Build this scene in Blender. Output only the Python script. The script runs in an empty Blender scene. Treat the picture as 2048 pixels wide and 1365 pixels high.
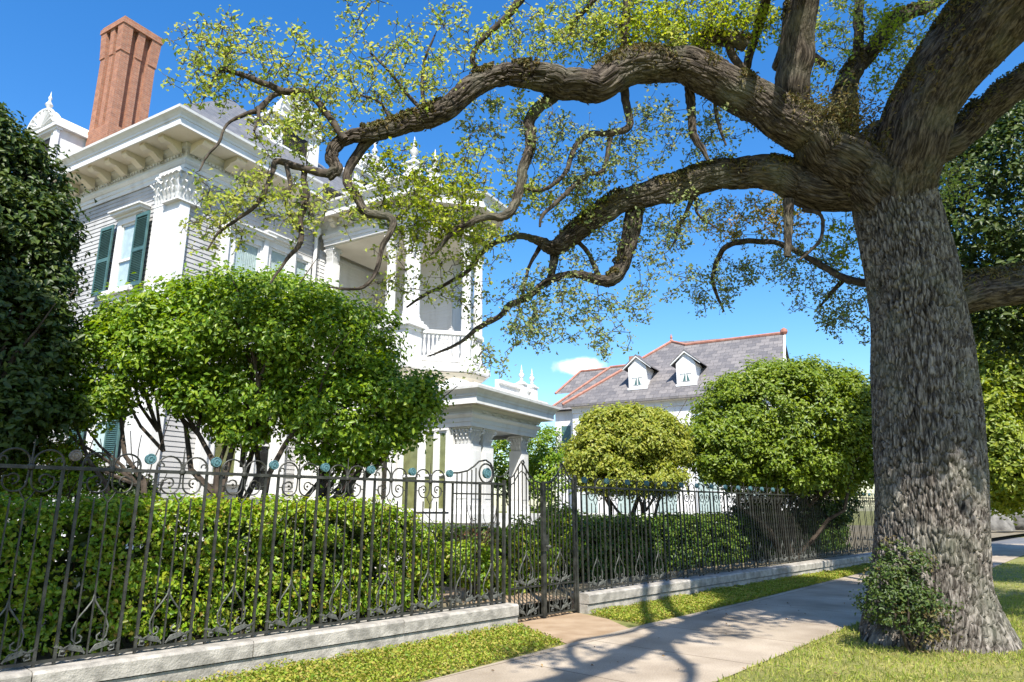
import bpy, math, random
import numpy as np
from mathutils import Vector, Matrix, noise as mnoise
random.seed(7); RNG = np.random.default_rng(7)
rad = math.radians
scene = bpy.context.scene
col = scene.collection

# ------------------------------------------------------------------ camera
CAM_H = 1.6; PITCH = math.atan(337/1365.)
cam = bpy.data.cameras.new('camera'); cam.lens = 1365/2048*36; cam.sensor_width = 36
cam.clip_start = .05; cam.clip_end = 2000
co = bpy.data.objects.new('camera', cam); col.objects.link(co)
co.location = (0, 0, CAM_H); co.rotation_euler = (math.pi/2+PITCH, 0, 0)
scene.camera = co

# ------------------------------------------------------------------ sky and sun
SUN_EL = rad(50); SUN_AZ = rad(173)          # azimuth clockwise from +Y: behind the camera, slightly to the right
sd = Vector((math.sin(SUN_AZ)*math.cos(SUN_EL), math.cos(SUN_AZ)*math.cos(SUN_EL), math.sin(SUN_EL)))
w = bpy.data.worlds.new('World'); scene.world = w; w.use_nodes = True
nt = w.node_tree; bg = nt.nodes['Background']
sky = nt.nodes.new('ShaderNodeTexSky'); sky.sky_type = 'NISHITA'; sky.sun_disc = False
sky.sun_elevation = SUN_EL; sky.sun_rotation = SUN_AZ
sky.air_density = 1.15; sky.dust_density = .8; sky.ozone_density = 3.2; sky.altitude = 0
bg.inputs['Strength'].default_value = .135
# one small cloud low over the far house, placed by direction
tc = nt.nodes.new('ShaderNodeTexCoord')
cd = Vector((.0970, .9600, .2000)).normalized()
vs = nt.nodes.new('ShaderNodeVectorMath'); vs.operation = 'SUBTRACT'; vs.inputs[1].default_value = cd
nt.links.new(tc.outputs['Generated'], vs.inputs[0])
vm = nt.nodes.new('ShaderNodeVectorMath'); vm.operation = 'MULTIPLY'; vm.inputs[1].default_value = (26, 26, 80)
nt.links.new(vs.outputs[0], vm.inputs[0])
ln = nt.nodes.new('ShaderNodeVectorMath'); ln.operation = 'LENGTH'; nt.links.new(vm.outputs[0], ln.inputs[0])
nz = nt.nodes.new('ShaderNodeTexNoise'); nz.inputs['Scale'].default_value = 30; nz.inputs['Detail'].default_value = 6
nt.links.new(tc.outputs['Generated'], nz.inputs['Vector'])
ad = nt.nodes.new('ShaderNodeMath'); ad.operation = 'MULTIPLY_ADD'; ad.inputs[1].default_value = 1.5
nt.links.new(nz.outputs['Fac'], ad.inputs[0]); nt.links.new(ln.outputs['Value'], ad.inputs[2])
mr = nt.nodes.new('ShaderNodeMapRange'); mr.interpolation_type = 'SMOOTHSTEP'
for k, v in zip(('From Min', 'From Max', 'To Min', 'To Max'), (1.15, 1.9, .85, 0)): mr.inputs[k].default_value = v
nt.links.new(ad.outputs[0], mr.inputs['Value'])
hs = nt.nodes.new('ShaderNodeHueSaturation'); hs.inputs['Saturation'].default_value = 1.36; hs.inputs['Hue'].default_value = .505
nt.links.new(sky.outputs[0], hs.inputs['Color'])
mx = nt.nodes.new('ShaderNodeMix'); mx.data_type = 'RGBA'; mx.inputs[7].default_value = (9, 9.2, 9.6, 1)
nt.links.new(mr.outputs[0], mx.inputs[0]); nt.links.new(hs.outputs[0], mx.inputs[6]); nt.links.new(mx.outputs[2], bg.inputs['Color'])
sl = bpy.data.lights.new('sun', 'SUN'); sl.energy = 5.0; sl.angle = rad(.53); sl.color = (1, .95, .86)
so = bpy.data.objects.new('sun', sl); col.objects.link(so); so.rotation_euler = (-sd).to_track_quat('-Z', 'Y').to_euler()
vsn = scene.view_settings; vsn.view_transform = 'Standard'; vsn.look = 'None'; vsn.exposure = 0.92; vsn.gamma = 1
scene.cycles.max_bounces = 6; scene.cycles.transparent_max_bounces = 8
scene.cycles.sample_clamp_indirect = 6

# ------------------------------------------------------------------ helpers
def link(o, parent=None):
    col.objects.link(o)
    if parent is not None: o.parent = parent
    return o
def tag(o, label=None, cat=None, group=None, kind=None):
    if label: o['label'] = label
    if cat: o['category'] = cat
    if group: o['group'] = group
    if kind: o['kind'] = kind
    return o
def empty(name, loc=(0, 0, 0), rz=0.):
    o = bpy.data.objects.new(name, None); o.empty_display_size = .2
    o.location = loc; o.rotation_euler = (0, 0, rz); return link(o)
def clone(o, parent, loc, rz=None):
    c = o.copy(); col.objects.link(c); c.parent = parent; c.location = loc
    if rz is not None: c.rotation_euler = (0, 0, rz)
    return c

class MB:
    """collects shapes; build() makes ONE mesh object. ab=True: coordinates are (a, b, z) of the house, y = -b"""
    def __init__(s, ab=False, T=None): s.v = []; s.f = []; s.ab = ab; s.T = T
    def add(s, vs, fs):
        n = len(s.v)
        for p in vs:
            if s.T: p = s.T(*p)
            s.v.append((p[0], -p[1], p[2]) if s.ab else tuple(p))
        s.f += [tuple(n+i for i in f) for f in fs]
        return s
    def box(s, x0, x1, y0, y1, z0, z1):
        vs = [(x, y, z) for z in (z0, z1) for y in (y0, y1) for x in (x0, x1)]
        return s.add(vs, [(0, 2, 3, 1), (4, 5, 7, 6), (0, 1, 5, 4), (2, 6, 7, 3), (0, 4, 6, 2), (1, 3, 7, 5)])
    def frustum(s, b0, b1, z0, z1):   # b = (x0,x1,y0,y1)
        vs = [(x, y, z) for b, z in ((b0, z0), (b1, z1)) for y in b[2:] for x in b[:2]]
        return s.add(vs, [(0, 2, 3, 1), (4, 5, 7, 6), (0, 1, 5, 4), (2, 6, 7, 3), (0, 4, 6, 2), (1, 3, 7, 5)])
    def poly(s, pts): return s.add(pts, [tuple(range(len(pts)))])
    def prism(s, pts, d):             # pts 3-D polygon, extruded by vector d
        n = len(pts); q = [tuple(p[i]+d[i] for i in range(3)) for p in pts]
        return s.add(list(pts)+q, [tuple(range(n))[::-1], tuple(range(n, 2*n))]+[(i, (i+1) % n, n+(i+1) % n, n+i) for i in range(n)])
    def tube(s, pts, r, n=6, caps=True):
        pts = [Vector(p) for p in pts]; m = len(pts)
        rs = r if isinstance(r, (list, tuple)) else [r]*m
        up = Vector((.13, .21, .97)); vs = []; fs = []
        t0 = (pts[1]-pts[0]).normalized(); nrm = t0.cross(up if abs(t0.dot(up)) < .95 else Vector((1, 0, 0))).normalized()
        for i, p in enumerate(pts):
            t = (pts[min(i+1, m-1)]-pts[max(i-1, 0)]).normalized()
            nrm = (nrm-t*nrm.dot(t)).normalized(); b = t.cross(nrm)
            for k in range(n):
                a = 2*math.pi*k/n; vs.append(tuple(p+(nrm*math.cos(a)+b*math.sin(a))*rs[i]))
        for i in range(m-1):
            for k in range(n):
                fs.append((i*n+k, i*n+(k+1) % n, (i+1)*n+(k+1) % n, (i+1)*n+k))
        if caps: fs += [tuple(range(n))[::-1], tuple(range((m-1)*n, m*n))]
        return s.add(vs, fs)
    def lathe(s, prof, c, n=16):
        vs = []; fs = []; m = len(prof)
        for r, z in prof:
            for k in range(n):
                a = 2*math.pi*k/n; vs.append((c[0]+r*math.cos(a), c[1]+r*math.sin(a), c[2]+z))
        for i in range(m-1):
            for k in range(n): fs.append((i*n+k, i*n+(k+1) % n, (i+1)*n+(k+1) % n, (i+1)*n+k))
        fs += [tuple(range(n))[::-1], tuple(range((m-1)*n, m*n))]
        return s.add(vs, fs)
    def sweep(s, path, prof, caps=True):
        n = len(path); nr = []
        for i in range(n-1):
            dx, dy = path[i+1][0]-path[i][0], path[i+1][1]-path[i][1]; l = math.hypot(dx, dy); nr.append((-dy/l, dx/l))
        rows = []
        for i in range(n):
            a = nr[max(i-1, 0)]; b = nr[min(i, n-2)]; k = 1+a[0]*b[0]+a[1]*b[1]
            mx_, my_ = (a[0]+b[0])/k, (a[1]+b[1])/k
            rows.append([(path[i][0]+mx_*o, path[i][1]+my_*o, z) for o, z in prof])
        m = len(prof); vs = [p for r in rows for p in r]; fs = []
        for i in range(n-1):
            for j in range(m-1): fs.append((i*m+j, i*m+j+1, (i+1)*m+j+1, (i+1)*m+j))
        if caps: fs += [tuple(range(m))[::-1], tuple(range((n-1)*m, n*m))]
        return s.add(vs, fs)
    def build(s, name, mat, parent=None, smooth=False):
        v = s.v; f = s.f
        if s.ab: f = [x[::-1] for x in f]
        me = bpy.data.meshes.new(name); me.from_pydata(v, [], f)
        uv = me.uv_layers.new(name='UVMap'); me.update()
        dat = np.empty(len(me.loops)*2, np.float32); i = 0
        for p in me.polygons:
            nx, ny, nz_ = abs(p.normal.x), abs(p.normal.y), abs(p.normal.z)
            for li in p.loop_indices:
                c = v[me.loops[li].vertex_index]
                u = (c[1], c[2]) if nx >= ny and nx >= nz_ else ((c[0], c[2]) if ny >= nz_ else (c[0], c[1]))
                dat[i*2] = u[0]; dat[i*2+1] = u[1]; i += 1
        uv.data.foreach_set('uv', dat)
        if smooth:
            me.polygons.foreach_set('use_smooth', [True]*len(me.polygons))
            me.set_sharp_from_angle(angle=rad(40))
        me.materials.append(mat)
        return link(bpy.data.objects.new(name, me), parent)

# ------------------------------------------------------------------ materials
def new_mat(name):
    m = bpy.data.materials.new(name); m.use_nodes = True
    return m, m.node_tree, m.node_tree.nodes['Principled BSDF']
def N(nt, t, **kw):
    n = nt.nodes.new(t)
    for k, v in kw.items():
        if k.startswith('i_'): n.inputs[k[2:].replace('_', ' ')].default_value = v
        else: setattr(n, k, v)
    return n
def ramp(nt, fac, cols):
    r = N(nt, 'ShaderNodeValToRGB'); e = r.color_ramp.elements
    while len(e) < len(cols): e.new(.5)
    for i, (p, c) in enumerate(cols): e[i].position = p; e[i].color = (*c, 1)
    nt.links.new(fac, r.inputs[0]); return r.outputs[0]
def noisy(name, c0, c1, scale=3, rough=.6, bump=0., bscale=40, detail=6, coord='Object', lo=.35, hi=.65, spec=.4, metal=0., stretch=None):
    m, t, p = new_mat(name); tcn = N(t, 'ShaderNodeTexCoord'); src = tcn.outputs[coord]
    if stretch:
        mp = N(t, 'ShaderNodeMapping'); mp.inputs['Scale'].default_value = stretch; t.links.new(src, mp.inputs[0]); src = mp.outputs[0]
    n = N(t, 'ShaderNodeTexNoise', i_Scale=scale, i_Detail=detail); t.links.new(src, n.inputs['Vector'])
    t.links.new(ramp(t, n.outputs['Fac'], [(lo, c0), (hi, c1)]), p.inputs['Base Color'])
    p.inputs['Roughness'].default_value = rough; p.inputs['Specular IOR Level'].default_value = spec; p.inputs['Metallic'].default_value = metal
    if bump:
        n2 = N(t, 'ShaderNodeTexNoise', i_Scale=bscale, i_Detail=8); t.links.new(src, n2.inputs['Vector'])
        b = N(t, 'ShaderNodeBump', i_Strength=bump, i_Distance=.02); t.links.new(n2.outputs['Fac'], b.inputs['Height']); t.links.new(b.outputs[0], p.inputs['Normal'])
    return m
def leaf_mat(name, cols, trans=.35, rough=.42, spec=.35):
    m, t, p = new_mat(name); g = N(t, 'ShaderNodeNewGeometry')
    c = ramp(t, g.outputs['Random Per Island'], [(i/(len(cols)-1), x) for i, x in enumerate(cols)])
    t.links.new(c, p.inputs['Base Color']); p.inputs['Roughness'].default_value = rough; p.inputs['Specular IOR Level'].default_value = spec
    tr = N(t, 'ShaderNodeBsdfTranslucent'); h = N(t, 'ShaderNodeHueSaturation', i_Saturation=1.1, i_Value=1.5, i_Hue=.49)
    t.links.new(c, h.inputs['Color']); t.links.new(h.outputs[0], tr.inputs['Color'])
    mix = N(t, 'ShaderNodeMixShader'); mix.inputs[0].default_value = trans
    t.links.new(p.outputs[0], mix.inputs[1]); t.links.new(tr.outputs[0], mix.inputs[2])
    t.links.new(mix.outputs[0], t.nodes['Material Output'].inputs['Surface'])
    return m
def brick_mat(name, c1, c2, mortar, scale, bw, bh, msize=.01, bump=.5, rough=.85, off=.5):
    m, t, p = new_mat(name); tcn = N(t, 'ShaderNodeTexCoord')
    b = N(t, 'ShaderNodeTexBrick', i_Scale=scale, i_Mortar_Size=msize, i_Brick_Width=bw, i_Row_Height=bh, i_Color1=(*c1, 1), i_Color2=(*c2, 1), i_Mortar=(*mortar, 1), offset=off)
    t.links.new(tcn.outputs['UV'], b.inputs['Vector'])
    n = N(t, 'ShaderNodeTexNoise', i_Scale=6., i_Detail=5.); t.links.new(tcn.outputs['UV'], n.inputs['Vector'])
    mx_ = N(t, 'ShaderNodeMix', data_type='RGBA', blend_type='MULTIPLY'); mx_.inputs[0].default_value = .5
    t.links.new(b.outputs['Color'], mx_.inputs[6]); t.links.new(ramp(t, n.outputs['Fac'], [(.3, (.55, .55, .55)), (.7, (1.2, 1.15, 1.1))]), mx_.inputs[7])
    t.links.new(mx_.outputs[2], p.inputs['Base Color']); p.inputs['Roughness'].default_value = rough
    bp = N(t, 'ShaderNodeBump', i_Strength=bump, i_Distance=.01, invert=True); t.links.new(b.outputs['Fac'], bp.inputs['Height']); t.links.new(bp.outputs[0], p.inputs['Normal'])
    return m
def bark_mat(name, c0, c1, c2, sx, sy):
    m, t, p = new_mat(name); tcn = N(t, 'ShaderNodeTexCoord')
    mp = N(t, 'ShaderNodeMapping'); mp.inputs['Scale'].default_value = (sx, sy, 1); t.links.new(tcn.outputs['UV'], mp.inputs[0])
    n1 = N(t, 'ShaderNodeTexNoise', i_Scale=1., i_Detail=3., i_Roughness=.5, i_Distortion=.7); t.links.new(mp.outputs[0], n1.inputs['Vector'])
    mp2 = N(t, 'ShaderNodeMapping'); mp2.inputs['Scale'].default_value = (sx*3.2, sy*3.4, 1); t.links.new(tcn.outputs['UV'], mp2.inputs[0])
    n2 = N(t, 'ShaderNodeTexNoise', i_Scale=1., i_Detail=6.); t.links.new(mp2.outputs[0], n2.inputs['Vector'])
    ad = N(t, 'ShaderNodeMath', operation='MULTIPLY_ADD'); ad.inputs[1].default_value = .45; t.links.new(n2.outputs['Fac'], ad.inputs[0]); t.links.new(n1.outputs['Fac'], ad.inputs[2])
    lich = N(t, 'ShaderNodeTexNoise', i_Scale=1.7, i_Detail=6.); t.links.new(tcn.outputs['Object'], lich.inputs['Vector'])
    lm = N(t, 'ShaderNodeMix', data_type='RGBA'); t.links.new(ramp(t, lich.outputs['Fac'], [(.5, (0, 0, 0)), (.75, (.45, .45, .45))]), lm.inputs[0])
    t.links.new(ramp(t, ad.outputs[0], [(.50, c0), (.68, c1), (.92, c2)]), lm.inputs[6]); lm.inputs[7].default_value = (.20, .21, .15, 1)
    t.links.new(lm.outputs[2], p.inputs['Base Color']); p.inputs['Roughness'].default_value = .92; p.inputs['Specular IOR Level'].default_value = .15
    b = N(t, 'ShaderNodeBump', i_Strength=1., i_Distance=.04); t.links.new(ad.outputs[0], b.inputs['Height']); t.links.new(b.outputs[0], p.inputs['Normal'])
    return m
M = {}
M['paint'] = noisy('white_paint', (.55, .54, .52), (.67, .67, .66), 1.4, .5, lo=.28, hi=.5, stretch=(2.5, 2.5, .5))
M['siding'] = noisy('clapboard_paint', (.33, .325, .32), (.42, .415, .41), 1.3, .55, lo=.3, hi=.55, stretch=(1.5, 1.5, .7))
M['cream'] = noisy('bounce_cream_paint', (.64, .575, .46), (.72, .655, .53), 1.5, .6)  # warm ground bounce on soffits, ceiling and cove is put into this cream
M['shutter'] = noisy('shutter_paint', (.045, .10, .10), (.07, .145, .14), 5, .45)
M['curtain'] = noisy('curtain_cloth', (.55, .56, .54), (.66, .67, .64), 8, .9)
M['olive'] = noisy('olive_blind', (.20, .17, .05), (.30, .26, .09), 5, .8)
M['dark'] = noisy('dark_interior', (.012, .010, .009), (.03, .022, .02), 3, .7)
M['maroon'] = noisy('dark_wood', (.03, .012, .010), (.05, .02, .016), 4, .5)
M['brick'] = brick_mat('chimney_brick', (.36, .155, .085), (.27, .11, .065), (.30, .23, .18), 1., .21, .07, .006)
M['slate'] = brick_mat('slate_roof', (.12, .125, .135), (.18, .18, .185), (.06, .06, .065), 1., .25, .14, .006, .7, .6)
M['slate2'] = brick_mat('patched_slate', (.11, .105, .11), (.20, .185, .18), (.07, .065, .065), 1., .55, .32, .012, .5, .7)
M['terra'] = noisy('terracotta_ridge', (.28, .12, .085), (.38, .18, .13), 4, .8)
M['iron'] = noisy('weathered_iron', (.014, .0145, .012), (.055, .055, .046), 9, .5, .25, 90, spec=.5, metal=.25)
M['ironlight'] = noisy('pale_weathered_iron', (.035, .037, .033), (.13, .135, .12), 14, .6, .3, 80, metal=.1)
M['teal'] = noisy('verdigris', (.04, .10, .115), (.09, .20, .22), 22, .55, .5, 60)
M['bronze'] = noisy('worn_bronze', (.10, .08, .065), (.22, .19, .16), 22, .55, .5, 60)
M['granite'] = noisy('granite', (.22, .205, .18), (.42, .39, .345), 7, .85, .5, 45, detail=12)
M['stone'] = noisy('rough_stone', (.08, .075, .068), (.20, .19, .17), 3, .9, .8, 12)
M['apron'] = noisy('sandstone', (.27, .185, .11), (.38, .28, .185), 2.2, .9, .3, 30)
M['asphalt'] = noisy('asphalt', (.10, .10, .105), (.17, .17, .17), 2, .9, .3, 60)
M['soil'] = noisy('mulch', (.13, .105, .065), (.24, .20, .13), 3, .95, .8, 30)
M['lawn'] = noisy('lawn_soil', (.13, .14, .03), (.26, .24, .08), 1.6, .95, .6, 50)
M['bark'] = bark_mat('oak_bark', (.014, .012, .010), (.08, .068, .057), (.30, .27, .235), 30, 5)
M['limbshade'] = bark_mat('shaded_limb_bark', (.011, .009, .007), (.044, .035, .028), (.145, .12, .097), 28, 6)  # oak bark darkened: the shade on the limbs is put into the colour
M['branchbark'] = noisy('branch_bark', (.022, .017, .013), (.085, .066, .05), 14, .9, .5, 40)
M['twig'] = noisy('twig_bark', (.035, .026, .02), (.10, .08, .06), 12, .9)
M['bushbark'] = noisy('shrub_bark', (.03, .022, .016), (.08, .06, .045), 8, .9, .4, 30)
mg, tg, pg = new_mat('window_glass')
gl = N(tg, 'ShaderNodeBsdfGlossy', i_Roughness=.02); gl.inputs['Color'].default_value = (.9, .95, 1, 1)
tb = N(tg, 'ShaderNodeBsdfTransparent'); tb.inputs['Color'].default_value = (.80, .88, .88, 1)
lw = N(tg, 'ShaderNodeLayerWeight', i_Blend=.5); fr = N(tg, 'ShaderNodeMath', operation='POWER'); fr.inputs[1].default_value = 3.; tg.links.new(lw.outputs['Facing'], fr.inputs[0]); mxs = N(tg, 'ShaderNodeMixShader')
fa = N(tg, 'ShaderNodeMath', operation='ADD', use_clamp=True); fa.inputs[1].default_value = .04; tg.links.new(fr.outputs[0], fa.inputs[0])
tg.links.new(fa.outputs[0], mxs.inputs[0]); tg.links.new(tb.outputs[0], mxs.inputs[1]); tg.links.new(gl.outputs[0], mxs.inputs[2])
tg.links.new(mxs.outputs[0], tg.nodes['Material Output'].inputs['Surface']); M['glass'] = mg
# pavement: concrete with cast joints across the walk
def pavement_mat():
    m, t, p = new_mat('concrete_pavement'); tcn = N(t, 'ShaderNodeTexCoord')
    n = N(t, 'ShaderNodeTexNoise', i_Scale=1.1, i_Detail=10.); t.links.new(tcn.outputs['Object'], n.inputs['Vector'])
    n2 = N(t, 'ShaderNodeTexNoise', i_Scale=60., i_Detail=4.); t.links.new(tcn.outputs['Object'], n2.inputs['Vector'])
    b = N(t, 'ShaderNodeTexBrick', i_Scale=1., i_Mortar_Size=.011, i_Brick_Width=1.55, i_Row_Height=8., offset=0.); t.links.new(tcn.outputs['Object'], b.inputs['Vector'])
    b.inputs['Color1'].default_value = (1, 1, 1, 1); b.inputs['Color2'].default_value = (.86, .85, .83, 1); b.inputs['Mortar'].default_value = (.45, .42, .38, 1)
    c = ramp(t, n.outputs['Fac'], [(.3, (.25, .198, .142)), (.62, (.43, .358, .275))])
    x = N(t, 'ShaderNodeMix', data_type='RGBA', blend_type='MULTIPLY'); x.inputs[0].default_value = 1
    t.links.new(c, x.inputs[6]); t.links.new(b.outputs['Color'], x.inputs[7])
    y = N(t, 'ShaderNodeMix', data_type='RGBA', blend_type='MULTIPLY'); y.inputs[0].default_value = .6
    t.links.new(x.outputs[2], y.inputs[6]); t.links.new(ramp(t, n2.outputs['Fac'], [(.35, (.7, .7, .7)), (.6, (1.1, 1.1, 1.1))]), y.inputs[7])
    t.links.new(y.outputs[2], p.inputs['Base Color']); p.inputs['Roughness'].default_value = .9
    bp = N(t, 'ShaderNodeBump', i_Strength=.25, i_Distance=.01); t.links.new(n2.outputs['Fac'], bp.inputs['Height']); t.links.new(bp.outputs[0], p.inputs['Normal'])
    return m
M['pave'] = pavement_mat()
G_ = lambda *c: [tuple(x) for x in c]
M['l_oak0'] = leaf_mat('oak_leaf_green', G_((.20, .29, .05), (.31, .39, .07), (.43, .46, .10), (.35, .35, .10)), .5, .5, .25)
M['l_oak1'] = leaf_mat('oak_leaf_yellow', G_((.20, .29, .03), (.29, .37, .04), (.40, .42, .055), (.24, .33, .035)), .5, .5, .25)
M['l_oak2'] = leaf_mat('oak_leaf_grey', G_((.12, .19, .06), (.20, .27, .09), (.28, .33, .12), (.32, .33, .16)), .45, .5, .25)
M['l_oak3'] = leaf_mat('oak_leaf_rusty', G_((.22, .28, .05), (.38, .36, .10), (.50, .32, .13), (.28, .31, .08)), .45, .5, .25)
M['l_fern'] = leaf_mat('dry_fern', G_((.05, .05, .018), (.11, .10, .03), (.18, .13, .05), (.10, .12, .03)), .2, .7)
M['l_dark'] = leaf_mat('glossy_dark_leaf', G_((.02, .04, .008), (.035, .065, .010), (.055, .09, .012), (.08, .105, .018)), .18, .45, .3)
M['l_tree'] = leaf_mat('fresh_green_leaf', G_((.06, .13, .010), (.115, .215, .013), (.18, .285, .016), (.25, .325, .02)), .38, .38)
M['l_yel'] = leaf_mat('yellow_green_leaf', G_((.13, .18, .02), (.23, .27, .03), (.33, .33, .045), (.19, .24, .025)), .3)
M['l_rnd'] = leaf_mat('mid_green_leaf', G_((.065, .12, .010), (.13, .20, .014), (.20, .26, .018), (.14, .20, .016)), .3)
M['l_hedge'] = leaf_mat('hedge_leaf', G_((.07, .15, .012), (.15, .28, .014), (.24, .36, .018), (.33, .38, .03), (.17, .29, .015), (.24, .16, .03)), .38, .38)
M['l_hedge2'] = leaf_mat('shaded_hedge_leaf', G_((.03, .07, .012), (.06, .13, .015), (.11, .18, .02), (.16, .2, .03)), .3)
M['l_red'] = leaf_mat('red_flower', G_((.30, .05, .05), (.12, .18, .03), (.10, .16, .03), (.22, .10, .06)), .3)
M['l_far'] = leaf_mat('far_leaf', G_((.10, .16, .015), (.19, .25, .02), (.28, .31, .03), (.14, .19, .018)), .35)
M['litter'] = leaf_mat('dry_leaf', G_((.10, .06, .03), (.20, .13, .06), (.28, .19, .09)), .1, .8)
M['grass'] = leaf_mat('grass_blade', G_((.15, .22, .025), (.26, .32, .045), (.36, .37, .07), (.42, .37, .13), (.21, .28, .035)), .3, .6)
M['cover'] = leaf_mat('ground_cover_leaf', G_((.11, .19, .018), (.22, .30, .024), (.34, .35, .05), (.36, .28, .07), (.16, .25, .022)), .3, .55)

# ------------------------------------------------------------------ leaves
def unit(a): return a/np.maximum(np.linalg.norm(a, axis=1, keepdims=True), 1e-6)
def leaf_mesh(name, pos, nrm, size, mat, parent=None, aspect=.55, tdir=None, fold=.18):
    n = len(pos); pos = np.asarray(pos, np.float32); nrm = unit(np.asarray(nrm, np.float32))
    r = RNG.normal(size=(n, 3)) if tdir is None else tdir+RNG.normal(size=(n, 3))*.35
    t = unit(np.cross(nrm, np.cross(r, nrm))); b = np.cross(nrm, t)
    s = (np.asarray(size)*RNG.uniform(.5, 1.4, n))[:, None]
    v = np.empty((n, 4, 3), np.float32)
    v[:, 0] = pos-t*s*.5; v[:, 2] = pos+t*s*.5-nrm*s*.12
    v[:, 1] = pos+b*s*aspect*.5+nrm*s*fold; v[:, 3] = pos-b*s*aspect*.5+nrm*s*fold
    base = (np.arange(n)*4)[:, None]
    loops = np.concatenate([base+np.array([[0, 1, 2]]), base+np.array([[0, 2, 3]])], 1).astype(np.int32).ravel()
    me = bpy.data.meshes.new(name); me.vertices.add(n*4); me.vertices.foreach_set('co', v.ravel())
    me.loops.add(n*6); me.loops.foreach_set('vertex_index', loops)
    me.polygons.add(n*2); me.polygons.foreach_set('loop_start', np.arange(n*2, dtype=np.int32)*3)
    me.update(calc_edges=True); me.validate(); me.materials.append(mat)
    return link(bpy.data.objects.new(name, me), parent)
def lump_points(lumps, n, lo=.82, hi=1.04, cut=.86, upbias=.0):
    L = np.array(lumps, float); A = (L[:, 3]*L[:, 4]+L[:, 3]*L[:, 5]+L[:, 4]*L[:, 5]); P = []; O = []; got = 0
    while got < n:
        k = RNG.choice(len(L), size=n, p=A/A.sum()); d = unit(RNG.normal(size=(n, 3))+np.array([0, 0, upbias]))
        p = L[k, :3]+d*L[k, 3:6]*RNG.uniform(lo, hi, (n, 1))
        q = (p[:, None, :]-L[None, :, :3])/L[None, :, 3:6]; dist = np.linalg.norm(q, axis=2); dist[np.arange(n), k] = 9
        ok = dist.min(1) > cut; o = unit(d/L[k, 3:6])
        P.append(p[ok]); O.append(o[ok]); got += ok.sum()
    return np.concatenate(P)[:n], np.concatenate(O)[:n]
def foliage(lumps, clumps, per, crad, size, mat, name, parent, upbias=.15, inner=.25, zmin=None, aspect=.55, cut=.86, lo=.84, clumpy=1.):
    C, O = lump_points(lumps, clumps, lo=lo, upbias=upbias, cut=cut)
    if inner:
        C2, O2 = lump_points(lumps, int(clumps*inner), .45, .85, .3); C = np.concatenate([C, C2]); O = np.concatenate([O, O2])
    if clumpy:
        ctr = np.array(lumps)[:, :3].mean(0); nz_ = np.array([mnoise.noise(Vector(q-ctr)*(.45/crad))+.5*mnoise.noise(Vector(q-ctr)*(1.1/crad)+Vector((7, 0, 0))) for q in C])
        keep = nz_ > -.30+RNG.normal(size=len(C))*.12; C = (C+O*(nz_*crad*1.5*clumpy)[:, None])[keep]; O = O[keep]
    n = len(C)*per; idx = np.repeat(np.arange(len(C)), per)
    cr = crad*RNG.uniform(.6, 1.4, len(C))
    off = RNG.normal(size=(n, 3))*.55; off[:, 2] *= .7; p = C[idx]+off*cr[idx][:, None]
    nr = off*.7+O[idx]*.6+np.array([.05, -.4, .7])+RNG.normal(size=(n, 3))*.45
    if zmin is not None: ok = p[:, 2] > zmin; p = p[ok]; nr = nr[ok]
    return leaf_mesh(name, p, nr, np.full(len(p), size), mat, parent, aspect)
def stems(mb, base, tips, r0, r1, wob=.25, n=7):
    b = Vector(base)
    for tip in tips:
        t = Vector(tip); d = t-b; pts = []; rs = []
        s1 = Vector((random.uniform(-1, 1), random.uniform(-1, 1), random.uniform(-.3, .3)))*wob*d.length*.35
        for i in range(n):
            f = i/(n-1); j = Vector((random.uniform(-1, 1), random.uniform(-1, 1), random.uniform(-1, 1)))*.03*d.length*(0 < i < n-1)
            pts.append(b+d*f+s1*math.sin(f*math.pi)+j+Vector((0, 0, .12*d.length*math.sin(f*math.pi)*0)))
            rs.append(r0*(1-f)+r1*f)
        mb.tube(pts, rs, 6)

# ------------------------------------------------------------------ ground
def ground_poly(name, pts, z, mat, kind='structure', rz=0., loc=(0, 0)):
    mb = MB(); c, s = math.cos(-rz), math.sin(-rz)
    mb.poly([((x-loc[0])*c-(y-loc[1])*s, (x-loc[0])*s+(y-loc[1])*c, 0) for x, y in pts])
    o = mb.build(name, mat); o.location = (loc[0], loc[1], z); o.rotation_euler = (0, 0, rz); o['kind'] = kind; return o
ground_poly('ground', [(-500, -500), (500, -500), (500, 700), (-500, 700)], 0, M['lawn'])
PH = rad(48.5)                                    # pavement runs at 41.5 deg from the view
pd = Vector((math.cos(PH), math.sin(PH))); pn = Vector((-pd.y, pd.x))
pl0 = Vector((-.83, 7.1)); pr0 = Vector((1.96, 7.1))
def along(p, s): q = p+pd*s; return (q.x, q.y)
left_edge = [along(pl0, -22), (-.83, 7.1), (.68, 8.96), (1.85, 10.36), (4.23, 12.95), (8.22, 17.6), (14.5, 24.8), (22.5, 34)]
right_edge = [(25.4, 34), along(pr0, 27), along(pr0, 14), along(pr0, 4.5), along(pr0, 0), along(pr0, -22)]
ground_poly('pavement', left_edge+right_edge, .012, M['pave'], rz=PH, loc=(0, 8))
FX0 = Vector((-.057, 10.416)); FA = rad(90-44); FB = rad(90-43)
fd = Vector((math.cos(FA), math.sin(FA))); fn = Vector((-fd.y, fd.x))     # fence direction and inward normal
def fw(s, d): q = FX0+fd*s+fn*d; return (q.x, q.y)
ground_poly('garden_soil', [fw(-30, .12), fw(60, .12), fw(60, 70), fw(-30, 70)], .22, M['soil'])
ground_poly('gate_path', [fw(.03, .3), fw(.05, -.28), (.68, 8.96), (1.62, 10.08), (1.45, 10.9), fw(1.57, -.1), fw(1.57, .3)], .008, M['apron'])
ground_poly('garden_path', [fw(.05, .1), fw(1.55, .1), fw(1.9, 4), fw(-.3, 4)], .226, M['apron'])
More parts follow.
